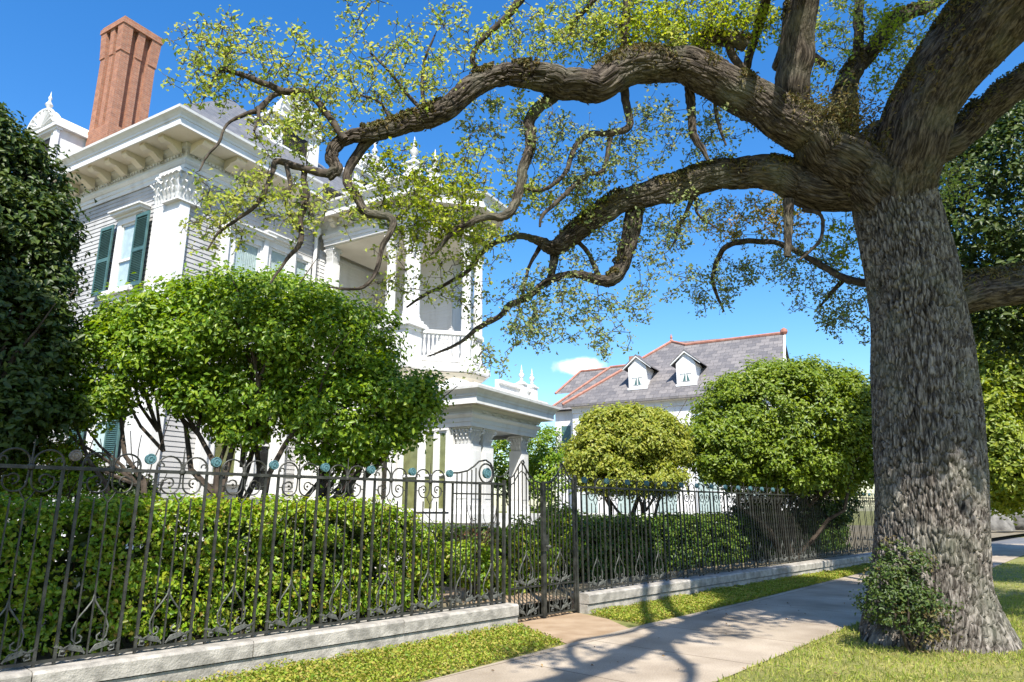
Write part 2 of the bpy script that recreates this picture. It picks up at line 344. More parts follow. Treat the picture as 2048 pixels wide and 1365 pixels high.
ground_poly('road', [(25.4, 34), (60, 12), (66, 20), (26, 44), (22.5, 42), (22.5, 34)], .010, M['asphalt'])

# grass: blades on the verge, low ground cover on the strip by the wall
def in_poly(P, poly):
    x, y = P[:, 0], P[:, 1]; ins = np.zeros(len(P), bool); n = len(poly)
    for i in range(n):
        x0, y0 = poly[i]; x1, y1 = poly[(i+1) % n]
        c = ((y0 > y) != (y1 > y)) & (x < (x1-x0)*(y-y0)/((y1-y0) if y1 != y0 else 1e-9)+x0); ins ^= c
    return ins
def scatter(poly, n):
    a = np.array(poly); lo, hi = a.min(0), a.max(0); P = []; g = 0
    while g < n:
        p = RNG.uniform(lo, hi, (n*2, 2)); p = p[in_poly(p, poly)]; P.append(p); g += len(p)
    return np.concatenate(P)[:n]
def patchy(p, f): return np.array([mnoise.noise(Vector((x*f, y*f, 3.1))) for x, y in p])
def grass(name, P, h, wdt, mat, lean=.5, tall=0.):
    n = len(P); pos = np.zeros((n, 3)); pos[:, :2] = P; pt = patchy(P, 1.3)
    hh = h*(1+tall*pt)*RNG.uniform(.6, 1.3, n); pos[:, 2] = hh*.42
    t = np.array([0, 0, 1.])+RNG.normal(size=(n, 3))*lean
    nr = RNG.normal(size=(n, 3)); nr[:, 2] *= .3
    o = leaf_mesh(name, pos, nr, hh, mat, None, wdt, tdir=t, fold=.03); o['kind'] = 'stuff'; return o
verge = [along(pr0, -2.5), along(pr0, 5), along(pr0, 14), (24, 30), (34, 24), (12, 4), (3, 4.5)]
Pv = scatter([along(pr0, -1.2), along(pr0, 5), (10, 14), (12, 8.5), (7.5, 5.0), (3, 5.2)], 62000)
Pv = np.concatenate([Pv, scatter([along(pr0, 4.6), along(pr0, 20), (24, 22), (10, 8)], 30000)])
Pv = Pv[patchy(Pv, .9)+RNG.normal(size=len(Pv))*.25 > -.42]
tag(grass('grass', Pv, .055, .16, M['grass'], .7, .35), 'short sunlit yellow green grass around the foot of the oak', 'grass')
stripL = [fw(-9, -.22), fw(.0, -.22), (.62, 8.95), (-.87, 7.1), along(pl0, -8)]
stripR = [fw(1.6, -.22), fw(18, -.0), (14.2, 24.7), (8.18, 17.6), (4.2, 12.98), (1.85, 10.42), (1.45, 10.95)]
def cover(name, poly, n, lab):
    P = scatter(poly, n); pt = patchy(P, 2.2); keep = pt+RNG.normal(size=n)*.3 > -.5; P = P[keep]; pt = pt[keep]; n = len(P)
    pos = np.zeros((n, 3)); pos[:, :2] = P; pos[:, 2] = .012+RNG.uniform(0, 1, n)**1.5*(.06+.05*np.clip(pt, -.5, 1))
    o = leaf_mesh(name, pos, RNG.normal(size=(n, 3))*.55+np.array([0, 0, .9]), np.full(n, .032), M['cover'], None, .7); tag(o, lab, 'ground cover', None, 'stuff')
cover('ground_cover', stripL, 52000, 'low yellow green ground cover between the near granite kerb and the pavement')
cover('ground_cover', stripR, 60000, 'low yellow green ground cover between the far granite kerb and the pavement')

# ------------------------------------------------------------------ granite kerb walls under the fence
def kerb_wall(s0, s1, lab):
    o = MB(); x = s0; k = 0
    root = empty('granite_wall', (FX0.x, FX0.y, 0), FA); tag(root, lab, 'garden wall', 'granite walls under the fence')
    foot = MB(); foot.box(s0, s1, -.17, .16, -.05, .135); foot.build('footing', M['granite'], root)
    while x < s1-.05:
        e = min(x+1.9, s1)
        if s1-e < .5: e = s1
        b = MB(); g = .005; z0, z1 = .137, .30
        vs = [(xx, -.2, z1-.02) for xx in (x+g, e-g)]
        b.sweep([(e-g, 0), (x+g, 0)], [(-.18, z0), (.195, z0+.012), (.2, z1-.025), (.185, z1-.006), (.16, z1), (-.18, z1)])
        b.build('coping', M['granite'], root); x = e
    return root
# (sweep's outward side is the street side here because the path runs backwards)
kerb_wall(-9.6, .02, 'rough granite wall under the near iron fence, running to the left of the gate')
kerb_wall(1.62, 19.0, 'rough granite wall under the far iron fence, running from the gate past the oak')

# ------------------------------------------------------------------ iron fence
RAIL = 1.965; PITCH_F = .645
def arc(cx, cz, r, a0, a1, n=14, y=0., r1=None):
    r1 = r if r1 is None else r1
    return [(cx+(r+(r1-r)*i/(n-1))*math.cos(rad(a0+(a1-a0)*i/(n-1))), y, cz+(r+(r1-r)*i/(n-1))*math.sin(rad(a0+(a1-a0)*i/(n-1)))) for i in range(n)]
def sbar(x, z0, z1, r=.011): return MB().box(x-r, x+r, -r, r, z0, z1)
_post = sbar(0, .30, RAIL-.012, .0125).build('post', M['iron'])
_thin = sbar(0, .34, RAIL-.26, .0065).build('picket', M['iron'])
_mid = MB().box(-.007, .007, -.007, .007, .34, RAIL-.33)
_mid = _mid.build('picket', M['iron'])
m_ = MB(); m_.tube([(0, -.028, 0), (0, -.02, 0), (0, .02, 0), (0, .028, 0)], [.03, .049, .049, .03], 18)
m_.tube(arc(0, 0, .044, 0, 360, 20, -.022), .009, 6); m_.tube(arc(0, 0, .022, 0, 300, 12, -.028), .008, 5)
_med = m_.build('medallion', M['teal'], smooth=True)
a_ = MB()
for s in (-1, 1):
    a_.tube([(s*.012+s*(.118-.118*math.cos(rad(t)))*1.0, 0, RAIL+.035+.118*math.sin(rad(t))) for t in range(-8, 215, 14)], .0095, 6)
    a_.tube([(s*x, 0, z) for x, _, z in arc(.215, RAIL+.06, .035, 200, -60, 8, 0, .012)], .008, 5)
a_.tube([(0, 0, RAIL-.03), (0, 0, RAIL+.04), (0, 0, RAIL+.24)], [.012, .011, .004], 6)
a_.lathe([(.012, -.03), (.03, -.018), (.034, 0), (.03, .018), (.012, .03)], (0, 0, RAIL), 10)
_arch = a_.build('arch_scroll', M['iron'], smooth=True)
b_ = MB()
for s in (-1, 1):
    pts = [(s*.012, 0, RAIL-.02), (s*.014, 0, RAIL-.09)]+[(s*(.105+.088*math.cos(rad(t))), 0, RAIL-.125+.088*math.sin(rad(t))) for t in range(180, 395, 15)]+[(s*(.12+.045*math.cos(rad(t))), 0, RAIL-.105+.045*math.sin(rad(t))) for t in range(30, 300, 30)]
    b_.tube(pts, .0085, 6); b_.lathe([(.004, -.014), (.016, 0), (.004, .014)], (s*.115, 0, RAIL-.11), 8)
    b_.tube([(s*.193, 0, RAIL-.125), (s*.25, 0, RAIL-.125)], .006, 5)
    b_.tube([(s*.06, 0, RAIL-.20), (s*.035, 0, RAIL-.25), (0, 0, RAIL-.30), (0, 0, RAIL-.36)], .0065, 5)
_drop = b_.build('drop_scroll', M['iron'], smooth=True)
c_ = MB()
for s in (-1, 1):
    c_.tube([(0, 0, .86), (s*.012, 0, .80), (s*.05, 0, .74), (s*.11, 0, .66), (s*.145, 0, .57), (s*.135, 0, .49), (s*.10, 0, .45), (s*.065, 0, .465), (s*.06, 0, .50), (s*.085, 0, .52)], .008, 6)
    c_.tube([(s*.02, 0, .36), (s*.06, 0, .42), (s*.15, 0, .44), (s*.21, 0, .41), (s*.215, 0, .37), (s*.18, 0, .36), (s*.17, 0, .385)], .009, 6)
    for k in range(6):
        x = s*(.03+.035*k); c_.prism([(x, -.012, .37+.01*k), (x+s*.045, -.02, .43+.018*(k % 3)), (x+s*.06, -.012, .39+.01*k)], (0, .02, 0))
    c_.lathe([(.004, -.02), (.024, 0), (.004, .02)], (s*.19, 0, .40), 8)
_base = c_.build('base_scroll', M['ironlight'], smooth=True)
PROTO = [_post, _thin, _mid, _med, _arch, _drop, _base]
def rails(root, s0, s1, top=True):
    r = MB()
    r.box(s0, s1, -.019, .019, RAIL-.016, RAIL+.016); r.build('top_rail', M['iron'], root)
    r = MB(); r.box(s0, s1, -.015, .015, .325, .35); r.build('bottom_rail', M['iron'], root)
def bay(root, c):       # scrollwork of the bay whose middle is at c
    for o in (_arch, _drop, _base): clone(o, root, (c, 0, 0))
    for dx in (-.115, .115): clone(_thin, root, (c+dx, 0, 0))
    clone(_mid, root, (c, 0, 0))
def fence_run(x0, loc, ang, nmed, lab, s0, s1, dirn, brown=()):
    root = empty('iron_fence', (loc.x, loc.y, 0), ang); tag(root, lab, 'fence', 'iron fence runs beside the gate')
    rails(root, s0, s1)
    for k in range(nmed):
        x = x0+dirn*PITCH_F*k
        md = clone(_med, root, (x, -.01, RAIL+.115))
        if k in brown: md.data = _med_b
        for dx in (-.075, .075): clone(_post, root, (x+dx, 0, 0))
        bay(root, x+dirn*PITCH_F*.5)
    return root
_med_b = _med.data.copy(); _med_b.materials[0] = M['bronze']
run1 = fence_run(-1.17, FX0, FA, 13, 'near iron fence with scrolls and teal discs, left of the gate', -9.6, -.06, -1, (7,))
run2 = fence_run(.22+.0, Vector(fw(1.6, 0)), FB, 26, 'far iron fence with scrolls and discs, right of the gate', .02, 17.3, 1)
# the panel that rises to a ringed medallion beside the gate
e_ = MB()
e_.tube([(-1.17, 0, RAIL+.125), (-.98, 0, RAIL+.135), (-.82, 0, RAIL+.17), (-.70, 0, RAIL+.235), (-.60, 0, RAIL+.31), (-.47, 0, RAIL+.335), (-.37, 0, RAIL+.29), (-.31, 0, RAIL+.2), (-.31, 0, RAIL+.09), (-.36, 0, RAIL+.02)], .013, 7)
e_.tube(arc(-.46, RAIL+.145, .135, 0, 360, 26), .013, 7)
e_.tube([(-.31, 0, RAIL+.12), (-.2, 0, RAIL+.1), (-.09, 0, RAIL+.12), (.0, 0, RAIL+.2)], .012, 7)
e_.box(-1.1, -.06, -.01, .01, RAIL-.16, RAIL-.14)
e_.build('swept_rail', M['iron'], run1, True)
for x in (-1.02, -.93, -.83, -.74, -.66):
    b = MB(); b.box(x-.0065, x+.0065, -.0065, .0065, .34, RAIL+.13+max(0, (x+.9)*.35)); b.build('picket', M['iron'], run1)
big = clone(_med, run1, (-.46, -.012, RAIL+.145)); big.scale = (1.45, 1, 1.45); big.name = 'medallion'
for x, r in ((-.58, .016), (-.33, .016), (-.22, .014), (-.09, .02)):
    MB().box(x-r, x+r, -r, r, .3, RAIL+.02 if x < -.1 else RAIL+.06).build('post', M['iron'], run1)
for c in (-.86, -.35): clone(_base, run1, (c, 0, 0))
# ------------------------------------------------------------------ gate
gate = empty('iron_gate', (FX0.x, FX0.y, 0), FA)
tag(gate, 'double leaf wrought iron gate with swooping top rail and central lock box', 'gate')
for sgn, c in ((1, 0.), (-1, 1.56)):
    lf = MB(); X = lambda t: c+sgn*t
    lf.box(min(X(.02), X(.05)), max(X(.02), X(.05)), -.016, .016, .05, 2.08)
    lf.box(min(X(.735), X(.772)), max(X(.735), X(.772)), -.018, .018, .04, 2.0)
    for z in (.05, .47): lf.box(min(X(.05), X(.735)), max(X(.05), X(.735)), -.012, .012, z, z+.025)
    for dz in (0, -.11):
        lf.tube([(X(.03), 0, 2.05+dz), (X(.12), 0, 2.10+dz), (X(.21), 0, 2.22+dz), (X(.285), 0, 2.315+dz*1.3), (X(.36), 0, 2.25+dz), (X(.45), 0, 2.13+dz), (X(.57), 0, 2.035+dz), (X(.75), 0, 2.0+dz)], .013 if dz == 0 else .009, 7)
    lf.tube([(X(.285), 0, 2.315), (X(.33), 0, 2.335), (X(.35), 0, 2.30), (X(.325), 0, 2.275), (X(.30), 0, 2.29)], .014, 7)
    frame = lf.build('leaf_frame', M['iron'], gate, True)
    tops = lambda t: np.interp(t, [.03, .12, .21, .285, .36, .45, .57, .75], [2.05, 2.1, 2.22, 2.3, 2.25, 2.13, 2.035, 2.0])
    for k in range(7):
        t = .135+k*.087; MB().box(X(t)-.007, X(t)+.007, -.007, .007, .075, float(tops(t))-.01).build('picket', M['iron'], gate)
    o = clone(_base, gate, (X(.39), 0, -.27)); o = clone(_base, gate, (X(.39), 0, .14))
MB().box(.742, .818, -.028, -.019, .03, 2.03).build('meeting_stile', M['iron'], gate)
lk = MB(); lk.box(.70, .845, -.055, -.029, .98, 1.22); lk.build('lock_box', M['iron'], gate)
h_ = MB(); h_.tube([(.79, -.058, 1.05), (.79, -.10, 1.05)], .012, 8); h_.lathe([(.006, -.024), (.026, -.012), (.03, 0), (.026, .012), (.006, .024)], (.79, -.115, 1.05), 12); h_.build('knob', M['ironlight'], gate, True)
for x in (1.585,): 
    gp = MB(); gp.box(x-.022, x+.022, -.022, .022, 0, 2.12); gp.tube([(x, 0, 2.12), (x, 0, 2.16)], [.03, .012], 8); gp.build('gate_post', M['iron'], gate)
for o in PROTO: bpy.data.objects.remove(o)

# ------------------------------------------------------------------ the white mansion  (a: away along its street side, b: out towards the street)
HC = Vector((-7.878, 15.0)); HA = rad(60)
house = empty('mansion', (HC.x, HC.y, 0), HA)
tag(house, 'large white clapboard mansion with bracketed cornice, columned balcony and tall brick chimney', 'house')
P_, SI = M['paint'], M['siding']
def H(T=None): return MB(True, T)
main_path = [(0, -11), (0, 0), (4.45, 0), (4.45, .3)]
wall = H(); z = 1.5; prof = [(-.05, 1.5)]
while z < 9.55: prof += [(.022, z), (.006, z+.112), (.004, z+.114)]; z += .114
prof += [(-.05, z)]
wall.sweep([(0, -11), (0, 0), (4.45, 0)], prof); wall.build('wall', SI, house)
core = H(); core.box(.02, 7.5, -11, -.02, .2, 10.3); core.build('inner_wall', M['cream'], house)
b = H(); b.sweep([(0, -11), (0, 0), (4.45, 0)], [(-.05, .2), (.06, .2), (.06, 1.30), (.11, 1.34), (.11, 1.46), (.05, 1.52), (-.05, 1.52)]); b.build('base_course', P_, house)
# entablature and cornice
def entab(path, z0, zt, oh, nm='cornice', crown=.36):
    e = H(); e.sweep(path, [(-.03, z0), (.05, z0), (.05, z0+.10), (.075, z0+.105), (.075, z0+.2), (.10, z0+.21), (.15, z0+.27), (.15, z0+.30), (.05, z0+.33), (.05, zt-.34), (.09, zt-.30), (.13, zt-.28), (.16, zt-.22), (.16, zt-.2), (-.03, zt-.2)]); e.build('architrave', P_, house)
    e = H(); e.sweep(path, [(0, zt-.198), (oh-.03, zt-.198), (oh-.03, zt-.23), (oh, zt-.23), (oh, zt-.06), (oh+.02, zt-.05), (oh+.03, zt), (oh+.08, zt+.06), (oh+.14, zt+.1), (oh+.15, zt+.16), (oh+.1, zt+.17), (0, zt+.19)]); e.build(nm, P_, house)
    e = H(); e.sweep(path, [(.17, zt-.203), (oh-.05, zt-.203), (oh-.05, zt-.2), (.17, zt-.2)]); e.build('soffit', M['cream'], house)  # thin strip under the cornice, tinted with warm bounce light
entab(main_path, 9.48, 10.40, .76)
def bracket(a, b_, da, db, oh, zt, wd=.2):
    # a scrolled block under the soffit; (da, db) is the outward direction
    k = H(lambda x, y, zz: (a+da*x-db*y, b_+db*x+da*y, zz))
    k.prism([(.14, -wd/2, zt-.2), (oh-.12, -wd/2, zt-.2), (oh-.12, -wd/2, zt-.29), (oh-.2, -wd/2, zt-.335), (oh*.55, -wd/2, zt-.33), (.3, -wd/2, zt-.40), (.2, -wd/2, zt-.46), (.14, -wd/2, zt-.46)], (0, wd, 0))
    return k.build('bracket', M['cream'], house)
for i in range(12): bracket(0, -.12-.74*i, -1, 0, .76, 10.40)
for i in range(5): bracket(.12+.95*i, 0, 0, 1, .76, 10.40, .3)
d_ = H()
for i in range(38): d_.box(.1+i*.105, .165+i*.105, .05, .10, 9.93, 9.99)
d_.build('dentil_course', P_, house); d_ = H()
for i in range(70): d_.box(-.10, -.05, -.15-i*.12, -.09-i*.12, 9.93, 9.99)
d_.build('dentil_course', P_, house)
# corner pilaster with a leafy capital
def capital(fr, w_, z0, z1, name='capital', parent=house):
    """square leafy capital; fr(x, y, z) maps its centre frame to the house"""
    k = MB(True, fr); h = z1-z0; r = w_/2
    k.frustum((-r*.86, r*.86, -r*.86, r*.86), (-r*1.02, r*1.02, -r*1.02, r*1.02), z0, z1-.1*h)
    k.box(-r*1.28, r*1.28, -r*1.28, r*1.28, z1-.1*h, z1); k.box(-r*1.0, r*1.0, -r*1.0, r*1.0, z0-.05*h, z0)
    for tier, (zb, zt_, out) in enumerate(((0, .38, .16), (.22, .62, .22), (.45, .85, .26))):
        n = 4 if tier != 1 else 3
        for sx, sy in ((1, 0), (-1, 0), (0, 1), (0, -1)):
            for j in range(n):
                c = (j-(n-1)/2)*(2*r/n); hw = r/n*.8
                pts = []
                for (q, o, ww) in ((zb, .88, 1), ((zb+zt_)/2, .95+out*.4, 1.05), (zt_-.06, 1+out*1.1, .8), (zt_, 1+out*1.6, .45), (zt_-.08, 1+out*2.0, .2)):
                    pts.append((q, o*r, ww*hw))
                vs = []
                for q, o, ww in pts:
                    for e in (-1, 0, 1):
                        l = c+e*ww; oo = o+(.03*r if e == 0 else 0)
                        vs.append((sx*oo-sy*l, sy*oo+sx*l, z0+q*h))
                k.add(vs, [(i*3+e, i*3+e+1, i*3+e+4, i*3+e+3) for i in range(4) for e in range(2)])
    for sx in (-1, 1):
        for sy in (-1, 1):
            pts = []
            for t in range(0, 400, 36):
                rr = r*(.30-.18*t/400); q = r*(1.05+.0)+rr*math.cos(rad(t))*.8+r*.12
                pts.append((sx*q, sy*q, z0+.76*h+rr*math.sin(rad(t))))
            k.tube(pts, .05*r+.012, 6)
    return k.build(name, P_, parent)
def frm(a, b_): return lambda x, y, zz: (a+x, b_+y, zz)
def pilaster(a0, a1, b0, b1, z0, z1, nm='pilaster', cap=True, mat=None):
    k = H(); k.box(a0-.05, a1+.05, b0-.05, b1+.05, z0, z0+.22); k.box(a0-.025, a1+.025, b0-.025, b1+.025, z0+.22, z0+.34)
    k.box(a0, a1, b0, b1, z0+.34, z1); k.build(nm, mat or P_, house)
pilaster(-.09, .17, -.92, .10, 1.52, 8.74); 
# raised panels on the pilaster face
k = H()
for z0, z1 in ((2.2, 4.6), (5.6, 8.5)): k.box(-.115, -.092, -.78, -.05, z0, z1); k.box(-.125, -.117, -.68, -.15, z0+.1, z1-.1)
k.build('pilaster_panel', P_, house)
k = H()
for b_ in (-.72, -.12): pass
capital(frm(.10, -.16), .62, 8.74, 9.46); capital(frm(.12, -.72), .44, 8.76, 9.46)
# windows
def window(T, s0, s1, z0, z1, blind='curtain', hood=True, casing=.16, bars=1, sill=True, frame_mat=None):
    """T maps (s along wall, d out of wall, z)"""
    fm = frame_mat or P_
    f = MB(True, T)
    f.box(s0-casing, s0, .0, .10, z0, z1); f.box(s1, s1+casing, .0, .10, z0, z1); f.box(s0-casing, s1+casing, .0, .11, z1, z1+casing)
    f.box(s0, s0+.05, .02, .065, z0, z1); f.box(s1-.05, s1, .02, .065, z0, z1); f.box(s0+.05, s1-.05, .02, .065, z1-.06, z1); f.box(s0+.05, s1-.05, .02, .065, z0, z0+.07)
    zm = (z0+z1)/2-.1; f.box(s0+.05, s1-.05, .02, .07, zm-.03, zm+.03)
    for i in range(bars-1): x = s0+(s1-s0)*(i+1)/bars; f.box(x-.012, x+.012, .03, .062, z0, z1)
    wo = f.build('window', fm, house)
    if hood:
        h = MB(True, T); h.box(s0-casing-.05, s1+casing+.05, .0, .16, z1+casing, z1+casing+.07); h.box(s0-casing-.12, s1+casing+.12, .0, .26, z1+casing+.07, z1+casing+.14); h.box(s0-casing-.16, s1+casing+.16, .0, .31, z1+casing+.14, z1+casing+.18); h.build('hood', P_, wo)
    if sill:
        h = MB(True, T); h.box(s0-casing-.08, s1+casing+.08, 0, .22, z0-.12, z0); h.box(s0-casing, s1+casing, 0, .12, z0-.3, z0-.12); h.build('sill', P_, wo)
    g = MB(True, T); g.poly([(s0+.05, .046, z0+.07), (s1-.05, .046, z0+.07), (s1-.05, .046, z1-.06), (s0+.05, .046, z1-.06)]); g.build('pane', M['glass'], wo)
    if blind == 'curtain':
        c = MB(True, T); n = 22; wd = (s1-s0)
        for side in (0, 1):
            pts = []
            for i in range(n+1):
                s = s0+.03+(wd*.47)*i/n if side == 0 else s1-.03-(wd*.47)*i/n
                pts.append((s, .028+.006*math.sin(i*1.9), 0))
            vs = [(p[0], p[1]-.006, zz) for zz in (z0, z1) for p in pts]
            c.add(vs, [(i, i+1, n+2+i, n+1+i) for i in range(n)])
        c.build('curtain', M['curtain'], wo)
        d = MB(True, T); d.box(s0, s1, .005, .014, z0, z1); d.build('room_dark', M['dark'], wo)
    else:
        d = MB(True, T); d.box(s0, s1, .01, .03, z0, z1); d.build('blind', M[blind], wo)
    return wo
def shutter(T, s0, s1, z0, z1, open_=0.):
    k = MB(True, T); y0, y1 = .12, .16
    k.box(s0, s0+.05, y0, y1, z0, z1); k.box(s1-.05, s1, y0, y1, z0, z1)
    for zz in (z0, (z0+z1)/2-.05, z1-.09): k.box(s0+.05, s1-.05, y0, y1, zz, zz+.09)
    zz = z0+.1
    while zz < z1-.12:
        k.add([(s0+.05, y0+.005, zz+.04), (s1-.05, y0+.005, zz+.04), (s1-.05, y1-.003, zz), (s0+.05, y1-.003, zz)], [(0, 1, 2, 3)]); zz += .045
    k.box(s0+.04, s1-.04, y0-.01, y0, z0+.03, z1-.03)
    return k.build('shutter', M['shutter'], house)
TL = lambda s, d, zz: (-d-.02, s, zz)         # left facade, a = 0
TR = lambda s, d, zz: (s, d+.02, zz)          # right facade, b = 0
for z0, z1 in ((6.80, 8.56), (2.66, 4.75)):
    window(TL, -2.2, -1.5, z0, z1); shutter(TL, -3.0, -2.45, z0-.02, z1+.05); shutter(TL, -1.5, -.97, z0-.02, z1+.1)
    window(TL, -6.6, -5.6, z0, z1); shutter(TL, -7.35, -6.8, z0-.02, z1+.05); shutter(TL, -5.4, -4.85, z0-.02, z1+.05)
window(TR, 1.5, 2.28, 6.3, 8.35); window(TR, 2.62, 3.2, 6.3, 8.45, 'curtain', True); 
window(TR, 3.5, 3.95, 6.3, 8.45, 'curtain', False, .1)
for s in (1.2, 2.40, 3.34):
    pilaster(s-.07, s+.07, .02, .2, 5.9, 8.7)
window(TR, 1.5, 2.2, 2.3, 4.4, 'olive'); window(TR, 2.75, 3.2, 2.0, 4.6, 'dark', False)
for s in (1.16, 2.5, 3.45, 4.2): pilaster(s-.1, s+.1, .02, .22, 1.52, 5.2)
k = H(); k.sweep([(0, -11), (0, 0), (4.45, 0)], [(0, 5.45), (.06, 5.45), (.09, 5.55), (.06, 5.62), (0, 5.64)]); k.build('belt_course', P_, house)
pp = H(); pp.tube([(4.2, .09, 1.0), (4.2, .09, 9.4)], .055, 10); pp.lathe([(.06, 0), (.14, .18), (.14, .26)], (4.2, .1, 9.3), 8); pp.build('drainpipe', P_, house, True)
# ------------- portico: closed lower side with glazed door, open upper gallery
Bp = [(4.45, .2), (4.45, 3.4), (4.9, 3.4), (5.9, 4.4), (6.6, 4.4), (7.6, 3.4), (7.6, .2)]
def off(path, o):
    q = []
    n = len(path)
    for i in range(n):
        a = path[max(i-1, 0)]; b = path[i]; c = path[min(i+1, n-1)]
        def nn(p, q_): dx, dy = q_[0]-p[0], q_[1]-p[1]; l = math.hypot(dx, dy); return (-dy/l, dx/l)
        n1 = nn(a, b) if i else nn(b, c); n2 = nn(b, c) if i < n-1 else n1; kk = 1+n1[0]*n2[0]+n1[1]*n2[1]
        q.append((b[0]+(n1[0]+n2[0])/kk*o, b[1]+(n1[1]+n2[1])/kk*o))
    return q
slab = H(); slab.sweep(Bp, [(.06, 5.14), (.16, 5.16), (.16, 5.32), (.08, 5.36), (-.4, 5.37), (-.4, 5.14)]); slab.build('balcony_base', P_, house)
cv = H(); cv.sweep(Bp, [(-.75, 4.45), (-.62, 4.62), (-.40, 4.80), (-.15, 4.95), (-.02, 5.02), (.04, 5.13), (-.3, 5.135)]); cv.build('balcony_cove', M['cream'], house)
fl = H(); fl.prism([(*p, 5.20) for p in off(Bp, -.05)], (0, 0, .165)); fl.build('balcony_floor', P_, house)
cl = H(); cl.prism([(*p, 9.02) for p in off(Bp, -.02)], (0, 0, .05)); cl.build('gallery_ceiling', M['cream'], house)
entab(Bp, 9.06, 9.98, .5)
for i in range(5): bracket(4.45, .7+.62*i, -1, 0, .5, 9.98, .16)
rf = H(); rf.prism([(*p, 10.16) for p in off(Bp, .3)], (0, 0, .06)); rf.build('gallery_roof', M['slate'], house)
bw = H(); zz = 5.37; prof = [(-.05, zz)]
while zz < 9.0: prof += [(.022, zz), (.006, zz+.112), (.004, zz+.114)]; zz += .114
prof += [(-.05, 9.02)]
bw.sweep([(4.46, .02), (7.0, .02)], prof); bw.sweep([(7.0, .02), (7.0, 3.0)], prof); bw.build('gallery_wall', P_, house)
lw = H(); lw.box(7.02, 7.55, .02, 3.0, 1.5, 9.0); lw.build('gallery_back_wall', P_, house)
def column(a, b_, z0, z1, r, nm='column', sq=False):
    ch = min(.52, (z1-z0)*.2)
    k = H()
    if sq:
        k.box(a-r, a+r, b_-r, b_+r, z0+.2, z1-ch); k.box(a-r*1.2, a+r*1.2, b_-r*1.2, b_+r*1.2, z0, z0+.2)
        for s in (-1, 1):
            k.box(a-r*.6, a+r*.6, b_+s*r*(1 if s > 0 else 1.06), b_+s*r*(1.06 if s > 0 else 1), z0+.35, z1-ch-.15); k.box(a+s*r*(1 if s > 0 else 1.06), a+s*r*(1.06 if s > 0 else 1), b_-r*.6, b_+r*.6, z0+.35, z1-ch-.15)
        o = k.build(nm, P_, house)
    else:
        k.box(a-r*1.35, a+r*1.35, b_-r*1.35, b_+r*1.35, z0, z0+.1)
        k.lathe([(r*1.3, .1), (r*1.34, .15), (r*1.1, .2), (r*1.18, .25), (r, .3), (r*1.0, 1.0), (r*.86, z1-z0-ch)], (a, b_, z0), 20)
        o = k.build(nm, P_, house, True)
    capital(frm(a, b_), r*1.75, z1-ch, z1, 'capital', o)
    return o
for a, b_ in ((4.62, 2.62), (4.62, 3.25), (4.95, 3.2), (5.95, 4.2), (6.55, 4.2), (7.45, 3.3)):
    column(a, b_, 6.42 if a < 5 else 5.37, 9.05, .135)
column(4.62, .38, 5.37, 9.05, .15, sq=True)
# pedestal, balustrade
pd_ = H()
pd_.box(4.40, 5.1, 2.45, 3.45, 5.37, 5.55); pd_.box(4.45, 5.05, 2.5, 3.4, 5.55, 6.2); pd_.box(4.41, 5.09, 2.46, 3.44, 6.2, 6.28); pd_.box(4.33, 5.17, 2.38, 3.52, 6.28, 6.36); pd_.box(4.36, 5.14, 2.41, 3.49, 6.36, 6.41)
pd_.box(4.43, 4.448, 2.62, 3.28, 5.68, 6.08); pd_.build('pedestal', P_, house)
def balustrade(p, q, z0, z1, n, r=.045, name='balustrade', sq=False):
    k = H(); dx, dy = q[0]-p[0], q[1]-p[1]; l = math.hypot(dx, dy); ux, uy = dx/l, dy/l
    T = lambda x, y, zz: (p[0]+ux*x-uy*y, p[1]+uy*x+ux*y, zz)
    k.T = T
    k.box(0, l, -.08, .08, z1-.1, z1-.04); k.box(0, l, -.06, .06, z1-.04, z1)
    root = k.build(name, P_, house); k = H(T); k.box(0, l, -.06, .06, z0+.06, z0+.14); k.build('bottom_rail', P_, root)
    me = None; h = z1-z0-.24
    for i in range(n):
        x = l*(i+.5)/n; a, b_, _ = T(x, 0, 0)
        if me is None:
            bm = MB()
            if sq: bm.box(-r*.7, r*.7, -r*.7, r*.7, 0, h)
            else: bm.lathe([(r, 0), (r, .06*h), (r*.55, .1*h), (r*1.1, .3*h), (r*.7, .55*h), (r*.5, .8*h), (r, .9*h), (r, h)], (0, 0, 0), 10)
            o = bm.build('baluster', P_, root, not sq); me = o.data
        else: o = link(bpy.data.objects.new('baluster', me), root)
        o.location = (a, -b_, z0+.14)
    return root
balustrade((5.05, 3.42), (5.95, 4.3), 5.37, 6.28, 11); balustrade((6.05, 4.33), (6.55, 4.33), 5.37, 6.28, 5); balustrade((6.65, 4.25), (7.5, 3.4), 5.37, 6.28, 8)
balustrade((4.5, .6), (4.5, 2.4), 5.37, 6.28, 16)
# roof-top pedestal finials of the gallery
def finial(a, b_, z0, s=1., nm='finial', ped=.0):
    k = H()
    if ped:
        k.box(a-.19*s, a+.19*s, b_-.19*s, b_+.19*s, z0, z0+ped); k.box(a-.24*s, a+.24*s, b_-.24*s, b_+.24*s, z0+ped, z0+ped+.06*s); k.frustum((a-.2*s, a+.2*s, b_-.2*s, b_+.2*s), (a-.05*s, a+.05*s, b_-.05*s, b_+.05*s), z0+ped+.06*s, z0+ped+.2*s); z0 = z0+ped+.2*s
    k.lathe([(.05*s, 0), (.09*s, .05*s), (.05*s, .1*s), (.12*s, .2*s), (.13*s, .27*s), (.05*s, .36*s), (.075*s, .42*s), (.03*s, .47*s), (.02*s, .62*s), (.004, .72*s)], (a, b_, z0), 12)
    return k.build(nm, P_, house, True)
finial(4.62, 3.25, 10.18, 1.0, ped=.75); finial(5.0, 3.7, 10.18, .8, ped=.6)
